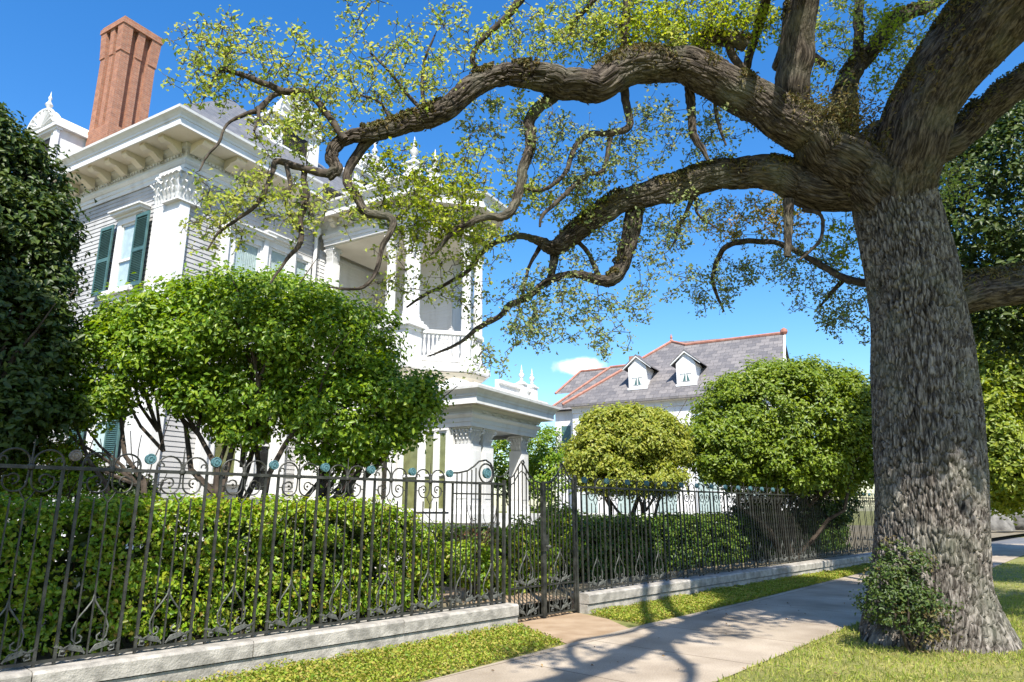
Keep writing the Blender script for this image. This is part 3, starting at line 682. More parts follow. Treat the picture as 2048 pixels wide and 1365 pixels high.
pw = H(); pw.sweep([(4.6, .3), (4.6, 3.1)], [(-.1, 10.18), (.02, 10.18), (.02, 10.6), (.08, 10.64), (.08, 10.72), (-.1, 10.74)]); pw.build('parapet', P_, house)
# ------------- lower porch
LP_ = [(4.45, 2.3), (4.45, 5.4), (7.6, 5.4), (7.6, 0)]
entab(LP_, 3.52, 4.22, .42)
lc = H(); lc.prism([(*p, 3.62) for p in off(LP_, -.05)], (0, 0, .06)); lc.build('porch_ceiling', P_, house)
lr = H(); lr.prism([(*p, 4.40) for p in off(LP_, .3)], (0, 0, .1)); lr.build('porch_roof', P_, house)
lf_ = H(); lf_.prism([(*p, 1.3) for p in off(LP_, .15)], (0, 0, .2)); lf_.sweep(off(LP_, .05), [(-.1, .2), (0, .2), (0, 1.3), (-.1, 1.3)]); lf_.build('porch_floor', P_, house)
sw = H()     # garland of blossoms moulded on the porch frieze
for i in range(7):
    c0 = 4.75+i*.45
    pts = [(c0+.42*t/8, 5.475, 3.97-.09*math.sin(math.pi*t/8)) for t in range(9)]
    sw.tube(pts, [.012+.018*math.sin(math.pi*t/8) for t in range(9)], 6)
    sw.lathe([(.01, -.03), (.035, 0), (.01, .03)], (c0, 5.48, 3.98), 8)
sw.build('frieze_garland', P_, house)
for b_ in (2.7, 3.3, 3.9, 4.5, 5.0):
    pts = [(4.37, b_+.5*t/8, 3.97-.09*math.sin(math.pi*t/8)) for t in range(9)]
vol = H()
vol.prism([(4.30, 4.35, 4.30), (4.30, 4.5, 4.52), (4.30, 4.75, 4.66), (4.30, 5.0, 4.70), (4.30, 5.25, 4.62), (4.30, 5.45, 4.45), (4.30, 5.5, 4.30)], (.25, 0, 0)); vol.build('scroll_gable', P_, house)
for a, b_ in ((4.75, 5.12), (5.32, 5.12)): column(a, b_, 1.5, 3.52, .235, sq=True)
column(7.2, 5.15, 1.5, 3.52, .19, sq=True); column(7.5, 3.3, 1.5, 3.52, .13)
# glazed side of the lower storey (towards the camera)
TS = lambda s, d, zz: (4.45-d, s, zz)
ls = H(); ls.box(4.47, 4.6, .0, 2.35, 1.5, 4.6); ls.box(4.47, 4.6, 4.80, 4.88, 1.5, 3.6); ls.build('porch_side_wall', P_, house)
window(TS, .55, 1.15, 1.75, 4.0, 'maroon', False, .1, 1, False); window(TS, 1.4, 1.95, 1.75, 4.0, 'maroon', False, .1, 1, False)
for s in (.3, 1.27, 2.1, 2.62, 3.15): pilaster(4.3, 4.46, s-.12, s+.12, 1.5, 4.4)
door = window(TS, 4.08, 4.42, 1.55, 3.45, 'olive', False, .05, 1, False); window(TS, 4.5, 4.78, 1.55, 3.45, 'olive', False, .05, 1, False)
window(TS, 3.4, 3.95, 1.55, 3.45, 'olive', False, .08, 1, False)
# porch roof parapet with paired finials
pw = H(); pw.sweep([(5.9, 5.32), (7.75, 5.32), (7.75, 4.0)], [(-.14, 4.5), (.0, 4.5), (.0, 4.56), (-.03, 4.58), (-.03, 4.78), (.03, 4.8), (.03, 4.88), (-.14, 4.9)]); pw.build('porch_parapet', P_, house)
finial(7.1, 5.3, 4.5, .62, ped=.42); finial(7.7, 5.3, 4.5, .62, ped=.42)
st = H()
for i in range(6): st.box(5.6, 7.0, 5.45+i*.3, 5.45+(i+1)*.3, .2, 1.5-(i+1)*.2)
st.build('steps', P_, house)
# ------------- roof, dormers, chimney
ro = H(); E = (-.84, 8.2, -12, .84); zt = 10.57; rz = 14.9
e4 = [(E[0], E[3], zt), (E[1], E[3], zt), (E[1], E[2], zt), (E[0], E[2], zt)]; r2 = [(3.7, -3.9, rz), (3.7, -7.5, rz)]
ro.poly([e4[0], e4[1], r2[0]]); ro.poly([e4[1], e4[2], r2[1], r2[0]]); ro.poly([e4[2], e4[3], r2[1]]); ro.poly([e4[3], e4[0], r2[0], r2[1]]); ro.poly(e4[::-1])
roof = ro.build('roof', M['slate'], house)
def dormer(T, wd, z0, z1, dep, arch, fin=True, op='dark'):
    """T(s, d, z): s across its face (0 = middle), d out; body reaches back -dep"""
    h = wd/2; k = MB(True, T)
    k.box(-h, h, -dep, 0, z0, z1); dm = k.build('dormer', P_, house)
    k = MB(True, T)
    for s in (-1, 1):
        k.box(s*h-.12 if s > 0 else -h-.06, h+.06 if s > 0 else -h+.12, .0, .1, z0, z1-.18)
        k.box(s*h-.34 if s > 0 else -h+.16, h-.16 if s > 0 else -h+.34, .0, .06, z0, z1-.18)
    k.box(-h-.1, h+.1, -.05, .14, z1-.18, z1-.1); k.box(-h-.16, h+.16, -dep, .2, z1-.1, z1)
    k.box(-h+.34, h-.34, .02, .06, z0, z0+.1); k.build('trim', P_, dm)
    k = MB(True, T); k.box(-h+.34, h-.34, .004, .012, z0+.1, z1-.3); k.build('opening', M[op], dm)
    k = MB(True, T)
    n = 5
    for i in range(n): x = (-h+.34)+(2*h-.68)*(i+.5)/n; k.box(x-.02, x+.02, .02, .05, z0+.1, z0+.62)
    k.box(-h+.34, h-.34, .015, .055, z0+.62, z0+.68); k.build('railing', P_, dm)
    k = MB(True, T); pts = []
    for i in range(17):
        t = i/16.; x = -h-.12+(wd+.24)*t
        zc = z1+arch*(math.sin(math.pi*t)**.8)*(1 if abs(t-.5) > .13 else 1.0)
        pts.append((x, .16, zc))
    k.prism(pts, (0, -.2, 0)); k.build('shell_gable', P_, dm)
    k = MB(True, T); c0 = (0, .17, z1+.1)
    for i in range(9):
        a = math.pi*(i+.5)/9; ex = (h*.85*math.cos(a), .19, z1+.1+arch*.72*math.sin(a)); k.tube([c0, ex], [.02, .06], 6)
    k.tube([(h*1.0*math.cos(math.pi*i/16), .18, z1+.03+arch*.9*math.sin(math.pi*i/16)) for i in range(17)], .05, 6)
    k.build('shell', P_, dm)
    k = MB(True, T); k.add([(-h-.16, .05, z1), (0, .05, z1+arch*.98), (h+.16, .05, z1), (-h-.16, -dep-1, z1), (0, -dep-1, z1+arch*.98), (h+.16, -dep-1, z1)], [(0, 1, 4, 3), (1, 2, 5, 4)]); k.build('dormer_roof', M['terra'] if 0 else M['cream'], dm)
    if fin:
        k = MB(True, T); k.lathe([(.05, 0), (.1, .05), (.05, .12), (.12, .25), (.05, .36), (.03, .42), (.06, .5), (.02, .6), (.004, .75)], (0, .05, z1+arch-.02), 10); k.build('finial', P_, dm, True)
    return dm
dormer(lambda s, d, zz: (.7-d, -8.95+s, zz), 1.7, 11.4, 13.6, 3, .75)
dormer(lambda s, d, zz: (4.05+s, -1.0+d, zz), 1.7, 11.6, 13.2, 3, .95, False)
dormer(lambda s, d, zz: (7.6+s, -1.0+d, zz), 1.7, 11.6, 13.0, 3, .8, True)
ch = H(); CA, CB = 1.5, -6.79          # near face a = CA, right face b = CB
ch.box(CA, CA+1.25, CB-1.22, CB, 10.6, 13.75)
ch.box(CA+.16, CA+1.09, CB-1.06, CB-.16, 13.75, 17.6)
def rib(a0, a1, b0, b1):
    ch.box(a0, a1, b0, b1, 13.75, 16.0)
    fa = lambda v, lo, hi: v+((v-(lo+hi)/2)*.05)
    B0 = (a0, a1, b0, b1); lo, hi = CA, CA+1.25; l2, h2 = CB-1.22, CB
    B1 = (fa(a0, lo, hi), fa(a1, lo, hi), fa(b0, l2, h2), fa(b1, l2, h2)); B2 = tuple(v+(w_-v)*2.4 for v, w_ in zip(B0, B1))
    ch.frustum(B0, B0, 16.0, 16.5); ch.frustum(B1, B1, 16.47, 16.6); ch.frustum(B1, B2, 16.6, 17.45)
for da in (.02, .93):
    for db in (.02, .92): rib(CA+da, CA+da+.30, CB-1.22+db, CB-1.22+db+.28)
for db in (.5,): rib(CA+.04, CA+.2, CB-1.22+db, CB-1.22+db+.22); rib(CA+1.05, CA+1.21, CB-1.22+db, CB-1.22+db+.22)
for da in (.51,): rib(CA+da, CA+da+.22, CB-.2, CB-.04); rib(CA+da, CA+da+.22, CB-1.18, CB-1.02)
for zz in (16.0, 16.52): ch.box(CA-.012, CA+1.262, CB-1.232, CB+.012, zz-.0, zz+.035) if 0 else None
ch.box(CA-.08, CA+1.33, CB-1.30, CB+.08, 17.45, 17.62); ch.box(CA-.04, CA+1.29, CB-1.26, CB+.04, 17.62, 17.72)
ch.build('chimney', M['brick'], house)

# ------------------------------------------------------------------ the slate roofed house beyond
FO = Vector((3.426, 46, 0)); far = empty('slate_roofed_house', FO, rad(-30))       # local x along its eave (to the right and nearer), y away
tag(far, 'white house with slate roof, red ridge tiles and two dormers behind the round trees', 'house')
ze, kk = 8.47, .85; rt, rs = 5.15, 7.2
def S(s, t, dz=0): return (s, t, ze+kk*t+dz)
w_ = MB(); w_.box(.5, 13.6, .5, 10, .1, ze-.02); w_.build('wall', P_, far)
r_ = MB()
PK = (6.05, 5.74, ze+kk*5.74)
r_.poly([S(0, 0), S(14.1, 0), S(13.75, rt), S(rs, rt), PK]); r_.poly([S(0, 0), PK, (0, 11.5, ze)]); r_.poly([(0, 11.5, ze), PK, S(rs, rt), S(13.75, rt), (13.75, 10.4, ze)])
r_.box(-.02, 14.1, .0, .12, ze-.16, ze-.004)
frf = r_.build('roof', M['slate2'], far)
t_ = MB()
for p, q in ((S(0, 0, .05), (PK[0], PK[1], PK[2]+.06)), ((PK[0], PK[1], PK[2]+.06), S(rs, rt, .06)), (S(rs, rt, .06), S(13.78, rt, .06))): t_.tube([p, q], .11, 6)
t_.build('ridge_tiles', M['terra'], frf)
t_ = MB(); t_.lathe([(.12, 0), (.16, .1), (.06, .22), (.1, .34), (.02, .6)], (PK[0], PK[1], PK[2]), 8); t_.lathe([(.15, -.05), (.24, .1), (.22, .28), (.05, .4)], S(13.78, rt), 8); t_.build('roof_finial', M['terra'], frf)
v_ = MB(); v_.prism([S(13.75, rt, -.02), S(14.12, 0, -.02), S(14.12, 0, -.25), S(13.75, rt, -.3)], (.12, 0, 0)); v_.build('barge_board', P_, far)
g_ = MB(); g_.poly([(13.6, .5, ze), (13.6, 10, ze), (13.6, rt, ze+kk*rt-.2)]); g_.build('gable_wall', P_, far)
# lower wing to the left
wn = MB(); wn.poly([(-2.0, 1.6, ze-.05), (2.2, 1.6, ze-.05), (3.4, 5.4, ze+3.4), (1.4, 5.4, ze+3.4)]); wn.poly([(-2, 1.6, ze-.05), (1.4, 5.4, ze+3.4), (-2, 11, ze)]); wing_roof = wn.build('wing_roof', M['slate2'], far)
t_ = MB(); t_.tube([(-2, 1.6, ze), (1.4, 5.4, ze+3.45)], .1, 6); t_.tube([(1.4, 5.4, ze+3.45), (3.4, 5.4, ze+3.45)], .1, 6); t_.build('ridge_tiles', M['terra'], wing_roof)
wn = MB(); wn.box(-1.6, .5, 2.1, 10, .1, ze-.1); wn.build('wing_wall', P_, far)
bk = MB(); bk.box(2.6, 3.4, 6.2, 7.0, ze+2, ze+4.3); bk.build('chimney', M['brick'], far)
wn = MB(); wn.poly([(-3.5, 6, ze+1.9), (1.0, 6, ze+1.9), (1.0, 8, ze+3.9), (-2.2, 8, ze+3.9)]); rw = wn.build('rear_roof', M['slate2'], far)
t_ = MB(); t_.tube([(-2.2, 8, ze+3.95), (1, 8, ze+3.95)], .1, 6); t_.tube([(-3.5, 6, ze+1.95), (-2.2, 8, ze+3.95)], .1, 6); t_.build('ridge_tiles', M['terra'], rw)
co_ = MB(); co_.sweep([(.5, .5), (13.6, .5)][::-1], [(-.05, ze-.55), (.08, ze-.55), (.12, ze-.2), (.35, ze-.12), (-.05, ze-.12)]); co_.build('eave_cornice', P_, far)
def far_dormer(sc, t0):
    zb = ze+kk*t0; h = .62; y = t0-.02
    k = MB(); k.box(sc-h, sc+h, y, y+2.4, zb, zb+1.45); dm = k.build('dormer', P_, far)
    k = MB(); k.prism([(sc-h, y-.01, zb+1.45), (sc+h, y-.01, zb+1.45), (sc, y-.01, zb+2.15)], (0, .1, 0)); k.build('pediment', P_, dm)
    k = MB()
    for s in (-1, 1):
        k.prism([(sc, y-.18, zb+2.26), (sc+s*(h+.34), y-.18, zb+1.42), (sc+s*(h+.34), y-.18, zb+1.30), (sc, y-.18, zb+2.10)], (0, .12, 0))
    k.box(sc-h-.06, sc+h+.06, y-.1, y-.012, zb-.06, zb+.08); k.build('trim', P_, dm)
    k = MB()
    for s in (-1, 1): k.prism([(sc, y-.2, zb+2.30), (sc+s*(h+.36), y-.2, zb+1.43), (sc+s*(h+.36), y-.2, zb+1.36), (sc, y-.2, zb+2.22)], (0, 2.8, 0))
    k.build('dormer_roof', M['slate2'], dm)
    k = MB(); k.box(sc-.34, sc+.34, y-.03, y-.015, zb+.25, zb+1.28); wd_ = k.build('window', M['curtain'], dm)
    k = MB()
    for s in (-1, 1): k.prism([(sc+s*.05, y-.04, zb+.27), (sc+s*.22, y-.04, zb+.27), (sc+s*.05, y-.04, zb+.8)], (0, .008, 0))
    k.build('pane', M['shutter'], wd_)
    k = MB(); k.box(sc-.36, sc+.36, y-.06, y-.042, zb+.74, zb+.79); k.box(sc-.02, sc+.02, y-.06, y-.042, zb+.25, zb+.74); k.build('sash_bar', P_, wd_)
far_dormer(5.05, .98); far_dormer(8.3, .92)
for s in (1.0, 3.6, 6.2, 8.8, 11.4):
    for z0, z1 in ((4.9, 7.3), (1.4, 3.8)):
        k = MB(); k.box(s-.15, s+1.35, .40, .49, z0-.15, z1+.2); wo = k.build('window', P_, far)
        k = MB(); k.box(s, s+1.2, .38, .398, z0, z1); k.build('pane', M['glass'], wo); k = MB(); k.box(s+.02, s+1.18, .392, .3985, z0, z1-.5); k.build('blind', M['curtain'], wo)
        k = MB()
        k.box(s-.02, s+1.22, .365, .385, (z0+z1)/2, (z0+z1)/2+.07); k.build('sash_bar', P_, wo)
k = MB(); k.box(-1.2, -.2, 1.98, 2.08, 5.0, 7.4); wo = k.build('window', P_, far); k = MB(); k.box(-1.05, -.35, 1.96, 1.975, 5.1, 7.3); k.build('pane', M['shutter'], wo)

# ------------------------------------------------------------------ the oak
LIMBS=[
('trunk',[(5.266,9.2,-0.302,0.9314),(5.267,9.193,-0.099,0.8861),(5.292,9.184,0.193,0.8359),(5.344,9.166,0.792,0.778),(5.451,9.138,1.723,0.7629),(5.525,9.11,2.698,0.7473),(5.61,9.063,4.428,0.6804),(5.547,9.039,5.384,0.6313),(5.498,9.025,5.917,0.6101),(5.492,9.015,6.344,0.6086),(5.52,9.007,6.7,0.5403),(5.59,9.0,6.981,0.4408)]),
('limb',[(5.451,9.0,5.673,0.3985),(5.5,8.72,6.228,0.4349),(5.66,8.394,6.811,0.4269),(5.895,8.077,7.294,0.4519),(6.183,7.732,7.74,0.4999),(6.487,7.326,8.217,0.5353),(6.827,6.738,8.837,0.5457),(7.184,6.0,9.359,0.4785)]),
('limb',[(5.629,9.0,5.673,0.2619),(5.347,8.945,5.917,0.3799),(4.998,8.872,6.269,0.3936),(4.532,8.79,6.578,0.354),(4.104,8.713,6.889,0.3147),(3.383,8.594,7.269,0.2812),(2.808,8.5,7.551,0.2544),(2.23,8.413,7.707,0.2402),(1.719,8.34,7.614,0.2443),(1.39,8.289,7.403,0.2354),(1.083,8.241,7.245,0.2144),(0.606,8.169,7.273,0.1941),(0.142,8.097,7.331,0.1618),(-0.208,8.044,7.254,0.1421),(-0.653,7.962,6.897,0.1395),(-0.975,7.899,6.605,0.1375),(-1.36,7.831,6.403,0.1121),(-1.711,7.768,6.23,0.0933),(-2.017,7.714,6.142,0.0809),(-2.179,7.682,6.033,0.0804),(-2.245,7.651,5.83,0.074),(-2.152,7.622,5.645,0.0677),(-2.251,7.6,5.553,0.0617)]),
('limb',[(-2.173,7.6,5.58,0.0562),(-2.326,7.578,5.581,0.0504),(-2.574,7.541,5.635,0.0447),(-2.852,7.499,5.706,0.039),(-2.875,7.48,5.556,0.0332),(-2.979,7.423,5.131,0.0271),(-3.181,7.378,4.895,0.0214),(-3.382,7.335,4.702,0.0159),(-3.469,7.3,4.473,0.0079)]),
('limb',[(-2.532,7.6,5.647,0.0394),(-2.537,7.591,5.495,0.0392),(-2.482,7.579,5.29,0.0389),(-2.523,7.558,4.95,0.0357),(-2.49,7.541,4.662,0.0326),(-2.632,7.523,4.436,0.0215),(-2.798,7.5,4.139,0.0106)]),
('limb',[(-2.733,7.5,5.66,0.0278),(-2.685,7.5,5.501,0.0277),(-2.653,7.5,5.33,0.0248),(-2.696,7.5,5.187,0.0165)]),
('limb',[(-1.671,7.9,6.345,0.0772),(-1.914,7.866,6.076,0.0646),(-2.077,7.825,5.649,0.0577),(-1.923,7.796,5.356,0.0571),(-1.803,7.775,5.152,0.0566),(-1.453,7.739,5.029,0.0449),(-1.559,7.704,4.683,0.0332),(-1.615,7.671,4.347,0.0273),(-1.742,7.646,4.145,0.0217),(-1.958,7.622,4.113,0.0162),(-2.159,7.6,4.13,0.0081)]),
('limb',[(-2.066,7.6,6.041,0.0512),(-2.129,7.587,6.115,0.0455),(-2.282,7.549,6.342,0.0399),(-2.46,7.512,6.555,0.04),(-2.584,7.491,6.639,0.04),(-2.826,7.455,6.616,0.0427),(-2.996,7.429,6.689,0.0398),(-3.285,7.385,6.784,0.034),(-3.559,7.343,6.867,0.0283),(-3.624,7.324,6.735,0.0225),(-3.679,7.3,6.552,0.0112)]),
('limb',[(-2.793,7.5,6.646,0.0372),(-2.96,7.463,6.564,0.0341),(-3.086,7.418,6.355,0.0365),(-3.234,7.382,6.257,0.0279),(-3.422,7.331,6.09,0.0166),(-3.474,7.281,5.808,0.0163),(-3.575,7.238,5.608,0.0135),(-3.619,7.2,5.408,0.008)]),
('limb',[(-3.093,7.4,6.364,0.0281),(-3.062,7.348,6.161,0.0194),(-3.076,7.3,5.985,0.0137)]),
('limb',[(0.677,8.5,7.35,0.0909),(0.519,8.481,7.178,0.0839),(0.363,8.464,7.057,0.077),(0.249,8.441,6.793,0.0763),(0.26,8.411,6.431,0.0691),(0.162,8.382,6.085,0.0683),(0.093,8.35,5.717,0.0613),(-0.066,8.315,5.356,0.0605),(-0.36,8.286,5.307,0.0421),(-0.643,8.255,5.16,0.0418),(-0.776,8.239,5.07,0.0357),(-0.924,8.216,4.874,0.0236),(-1.035,8.2,4.759,0.0118)]),
('limb',[(1.603,8.6,7.703,0.0661),(1.607,8.588,7.313,0.0589),(1.634,8.572,6.827,0.0516),(1.341,8.561,6.703,0.045),(1.053,8.55,6.673,0.0385),(0.851,8.539,6.428,0.0382),(0.726,8.526,6.057,0.0315),(0.421,8.512,5.819,0.025),(0.115,8.5,5.842,0.0156)]),
('limb',[(1.389,8.6,6.718,0.0387),(1.266,8.6,6.149,0.0318),(1.064,8.6,6.096,0.0318),(0.754,8.6,5.81,0.0315),(0.422,8.6,5.484,0.025),(0.379,8.6,5.309,0.0156)]),
('limb',[(5.522,9.1,5.796,0.3316),(5.212,9.128,6.084,0.3215),(4.856,9.152,6.12,0.2889),(4.411,9.181,6.142,0.2697),(3.989,9.212,6.359,0.2447),(3.549,9.241,6.447,0.2254),(2.94,9.28,6.402,0.2054),(2.321,9.32,6.219,0.1916),(1.704,9.359,6.076,0.1712),(1.239,9.392,5.826,0.1502),(0.924,9.417,5.574,0.1361),(0.619,9.44,5.347,0.1153),(0.311,9.461,5.497,0.0546),(0.007,9.48,5.537,0.0479),(-0.364,9.505,5.381,0.041),(-0.584,9.527,5.113,0.0408),(-0.693,9.537,4.984,0.0339),(-1.001,9.56,4.806,0.0271),(-1.279,9.579,4.665,0.0237),(-1.547,9.6,4.48,0.0135)]),
('limb',[(1.906,9.5,6.185,0.1391),(1.734,9.475,5.599,0.1301),(1.62,9.453,5.07,0.1079),(1.406,9.439,4.842,0.0871),(0.91,9.416,4.926,0.0536),(0.544,9.398,4.828,0.0534),(0.245,9.38,4.564,0.0463),(-0.029,9.366,4.44,0.0461),(-0.171,9.357,4.281,0.0393),(-0.496,9.339,4.092,0.0326),(-0.697,9.326,3.906,0.0259),(-0.939,9.313,3.773,0.0193),(-1.179,9.3,3.67,0.0096)]),
('limb',[(0.644,9.6,5.378,0.0827),(0.605,9.5,5.103,0.061),(0.566,9.4,4.836,0.0467)]),
('limb',[(0.496,9.6,5.539,0.0484),(0.264,9.454,5.087,0.027),(0.15,9.3,4.576,0.0197)]),
('limb',[(1.278,9.4,4.867,0.0401),(1.121,9.523,5.309,0.0342),(0.947,9.6,5.539,0.0346)]),
('limb',[(2.764,9.4,6.3,0.0415),(2.563,9.4,5.83,0.0273),(2.425,9.4,5.63,0.0272),(2.416,9.4,5.472,0.0203),(2.318,9.4,5.3,0.0101)]),
('limb',[(2.759,9.4,6.218,0.0276),(2.753,9.4,5.894,0.0205),(3.003,9.4,5.654,0.0136)]),
('limb',[(4.046,9.2,6.0,0.0808),(4.015,9.2,5.685,0.0668),(3.978,9.2,5.374,0.0597),(3.938,9.2,5.114,0.0461)]),
('limb',[(5.383,9.6,4.827,0.068),(5.044,9.824,5.006,0.0558),(4.742,10.057,5.358,0.0503),(4.483,10.239,5.638,0.0441),(4.196,10.409,5.844,0.045),(3.613,10.699,5.891,0.0462),(3.403,10.913,5.49,0.0388),(3.454,11.042,5.205,0.0312),(3.622,11.2,4.88,0.0157)]),
('limb',[(5.142,10.0,5.067,0.0426),(4.966,10.175,4.856,0.0287),(4.847,10.3,4.69,0.0145)]),
('limb',[(4.235,9.2,5.842,0.0335),(4.507,9.227,5.76,0.0268),(4.468,9.261,5.399,0.0234),(4.165,9.3,5.106,0.0166)]),
('limb',[(4.332,8.9,6.946,0.2809),(4.106,8.805,7.106,0.2527),(4.013,8.715,7.332,0.2386),(4.075,8.492,7.912,0.217),(4.102,8.296,8.418,0.2155),(4.138,8.074,8.976,0.2201),(4.137,7.731,9.818,0.2299),(3.764,7.183,11.062,0.2242),(2.723,6.2,12.892,0.1764)]),
('limb',[(5.075,9.4,6.923,0.2243),(5.141,9.43,7.497,0.1995),(5.322,9.467,8.219,0.1526),(5.819,9.505,8.812,0.1182),(6.289,9.539,9.354,0.1049),(6.851,9.57,9.619,0.0831),(7.36,9.6,10.024,0.0611)]),
('limb',[(5.389,9.5,8.116,0.0872),(5.498,9.441,8.736,0.0806),(5.594,9.364,9.579,0.0742),(5.698,9.3,10.289,0.0599)]),
('limb',[(4.933,9.4,8.406,0.058),(4.646,9.4,8.678,0.0511),(4.336,9.4,8.751,0.0438)]),
('limb',[(5.805,9.3,6.535,0.2753),(6.347,9.147,6.78,0.2319),(6.653,9.052,6.987,0.2038),(6.971,8.935,7.328,0.2032),(7.479,8.778,7.638,0.215),(8.063,8.6,7.909,0.2127)]),
('limb',[(5.743,9.0,4.264,0.2528),(6.177,8.933,4.459,0.2649),(6.594,8.87,4.546,0.2638),(7.032,8.803,4.595,0.2623),(7.661,8.707,4.739,0.2358),(8.417,8.588,4.98,0.2035),(9.189,8.461,5.357,0.1597),(9.994,8.32,5.942,0.1106),(10.579,8.2,6.615,0.0556)]),
('limb',[(1.607,8.5,7.673,0.0654),(1.626,8.439,8.202,0.0593),(1.652,8.378,8.739,0.0597),(1.689,8.3,9.442,0.0536)]),
('limb',[(-0.472,8.2,7.38,0.0441),(-0.541,8.141,7.627,0.0378),(-0.376,8.071,7.874,0.0378),(-0.136,7.999,8.063,0.0439),(0.116,7.91,8.34,0.0501),(0.381,7.8,8.725,0.05)]),
('limb',[(0.829,8.4,8.254,0.0263),(0.9,8.37,8.38,0.0329),(1.17,8.289,8.663,0.0394),(1.434,8.2,9.006,0.0394)]),
('limb',[(2.857,8.7,7.65,0.1467),(2.793,8.7,8.109,0.1214),(2.863,8.7,8.389,0.1222),(3.103,8.7,8.337,0.1153),(3.44,8.7,8.218,0.1014)]),
('limb',[(3.172,8.7,8.278,0.0609),(3.259,8.734,8.024,0.0608),(3.417,8.763,7.861,0.0472),(3.634,8.8,7.678,0.0337)]),
('limb',[(2.584,8.7,7.815,0.0938),(2.573,8.7,7.177,0.0593),(2.575,8.7,6.762,0.0522),(2.669,8.7,6.566,0.039),(2.753,8.7,6.356,0.0258)]),
('limb',[(2.936,8.7,7.65,0.0334),(2.922,8.7,7.145,0.0264),(2.957,8.7,6.841,0.0229),(3.023,8.7,6.589,0.013)]),
('limb',[(-1.097,7.9,6.562,0.0299),(-1.329,7.87,6.814,0.024),(-1.631,7.829,7.193,0.0181),(-1.867,7.8,7.435,0.0121)]),
('limb',[(-1.129,7.9,6.54,0.0298),(-1.169,7.867,6.922,0.024),(-1.145,7.832,7.346,0.0182),(-1.019,7.8,7.702,0.0122)]),
('limb',[(-1.493,7.8,6.335,0.0235),(-1.701,7.8,6.694,0.0178),(-1.964,7.8,6.804,0.0119)]),
('limb',[(6.79,7.4,8.59,0.34),(5.672,5.474,8.9,0.25),(5.069,5.296,8.875,0.232),(4.372,4.467,8.85,0.215),(3.715,3.506,8.825,0.198),(2.594,1.696,8.8,0.18),(1.982,0.671,8.775,0.162),(1.46,-0.047,8.75,0.145),(0.874,-0.618,8.725,0.128),(-0.032,-1.065,8.7,0.11)]),
('limb',[(2.758,1.893,8.8,0.1),(2.714,1.268,8.8,0.09),(2.723,0.881,8.8,0.08),(2.728,0.41,8.8,0.07),(2.643,-0.048,8.8,0.06),(2.439,-0.68,8.8,0.05)]),
('limb',[(1.819,0.41,8.8,0.08),(1.652,0.41,8.8,0.073),(1.56,1.07,8.8,0.065),(1.744,1.86,8.8,0.058),(2.418,2.428,8.8,0.05),(2.818,3.207,8.8,0.043),(3.077,3.769,8.8,0.035)]),
('limb',[(3.029,2.39,8.8,0.09),(2.853,2.905,8.75,0.085),(2.893,3.658,8.7,0.08),(3.258,6.028,8.65,0.075),(3.835,9.725,8.6,0.07)]),
('limb',[(3.648,3.341,8.8,0.1),(3.451,3.824,8.733,0.093),(3.483,5.029,8.667,0.087),(4.328,9.725,8.6,0.08)]),
('limb',[(3.928,3.818,8.8,0.06),(4.17,3.258,8.9,0.045),(4.436,2.866,9.0,0.03)]),
('limb',[(2.874,2.135,8.8,0.05),(3.12,1.71,8.9,0.035),(3.455,1.465,9.0,0.02)])]
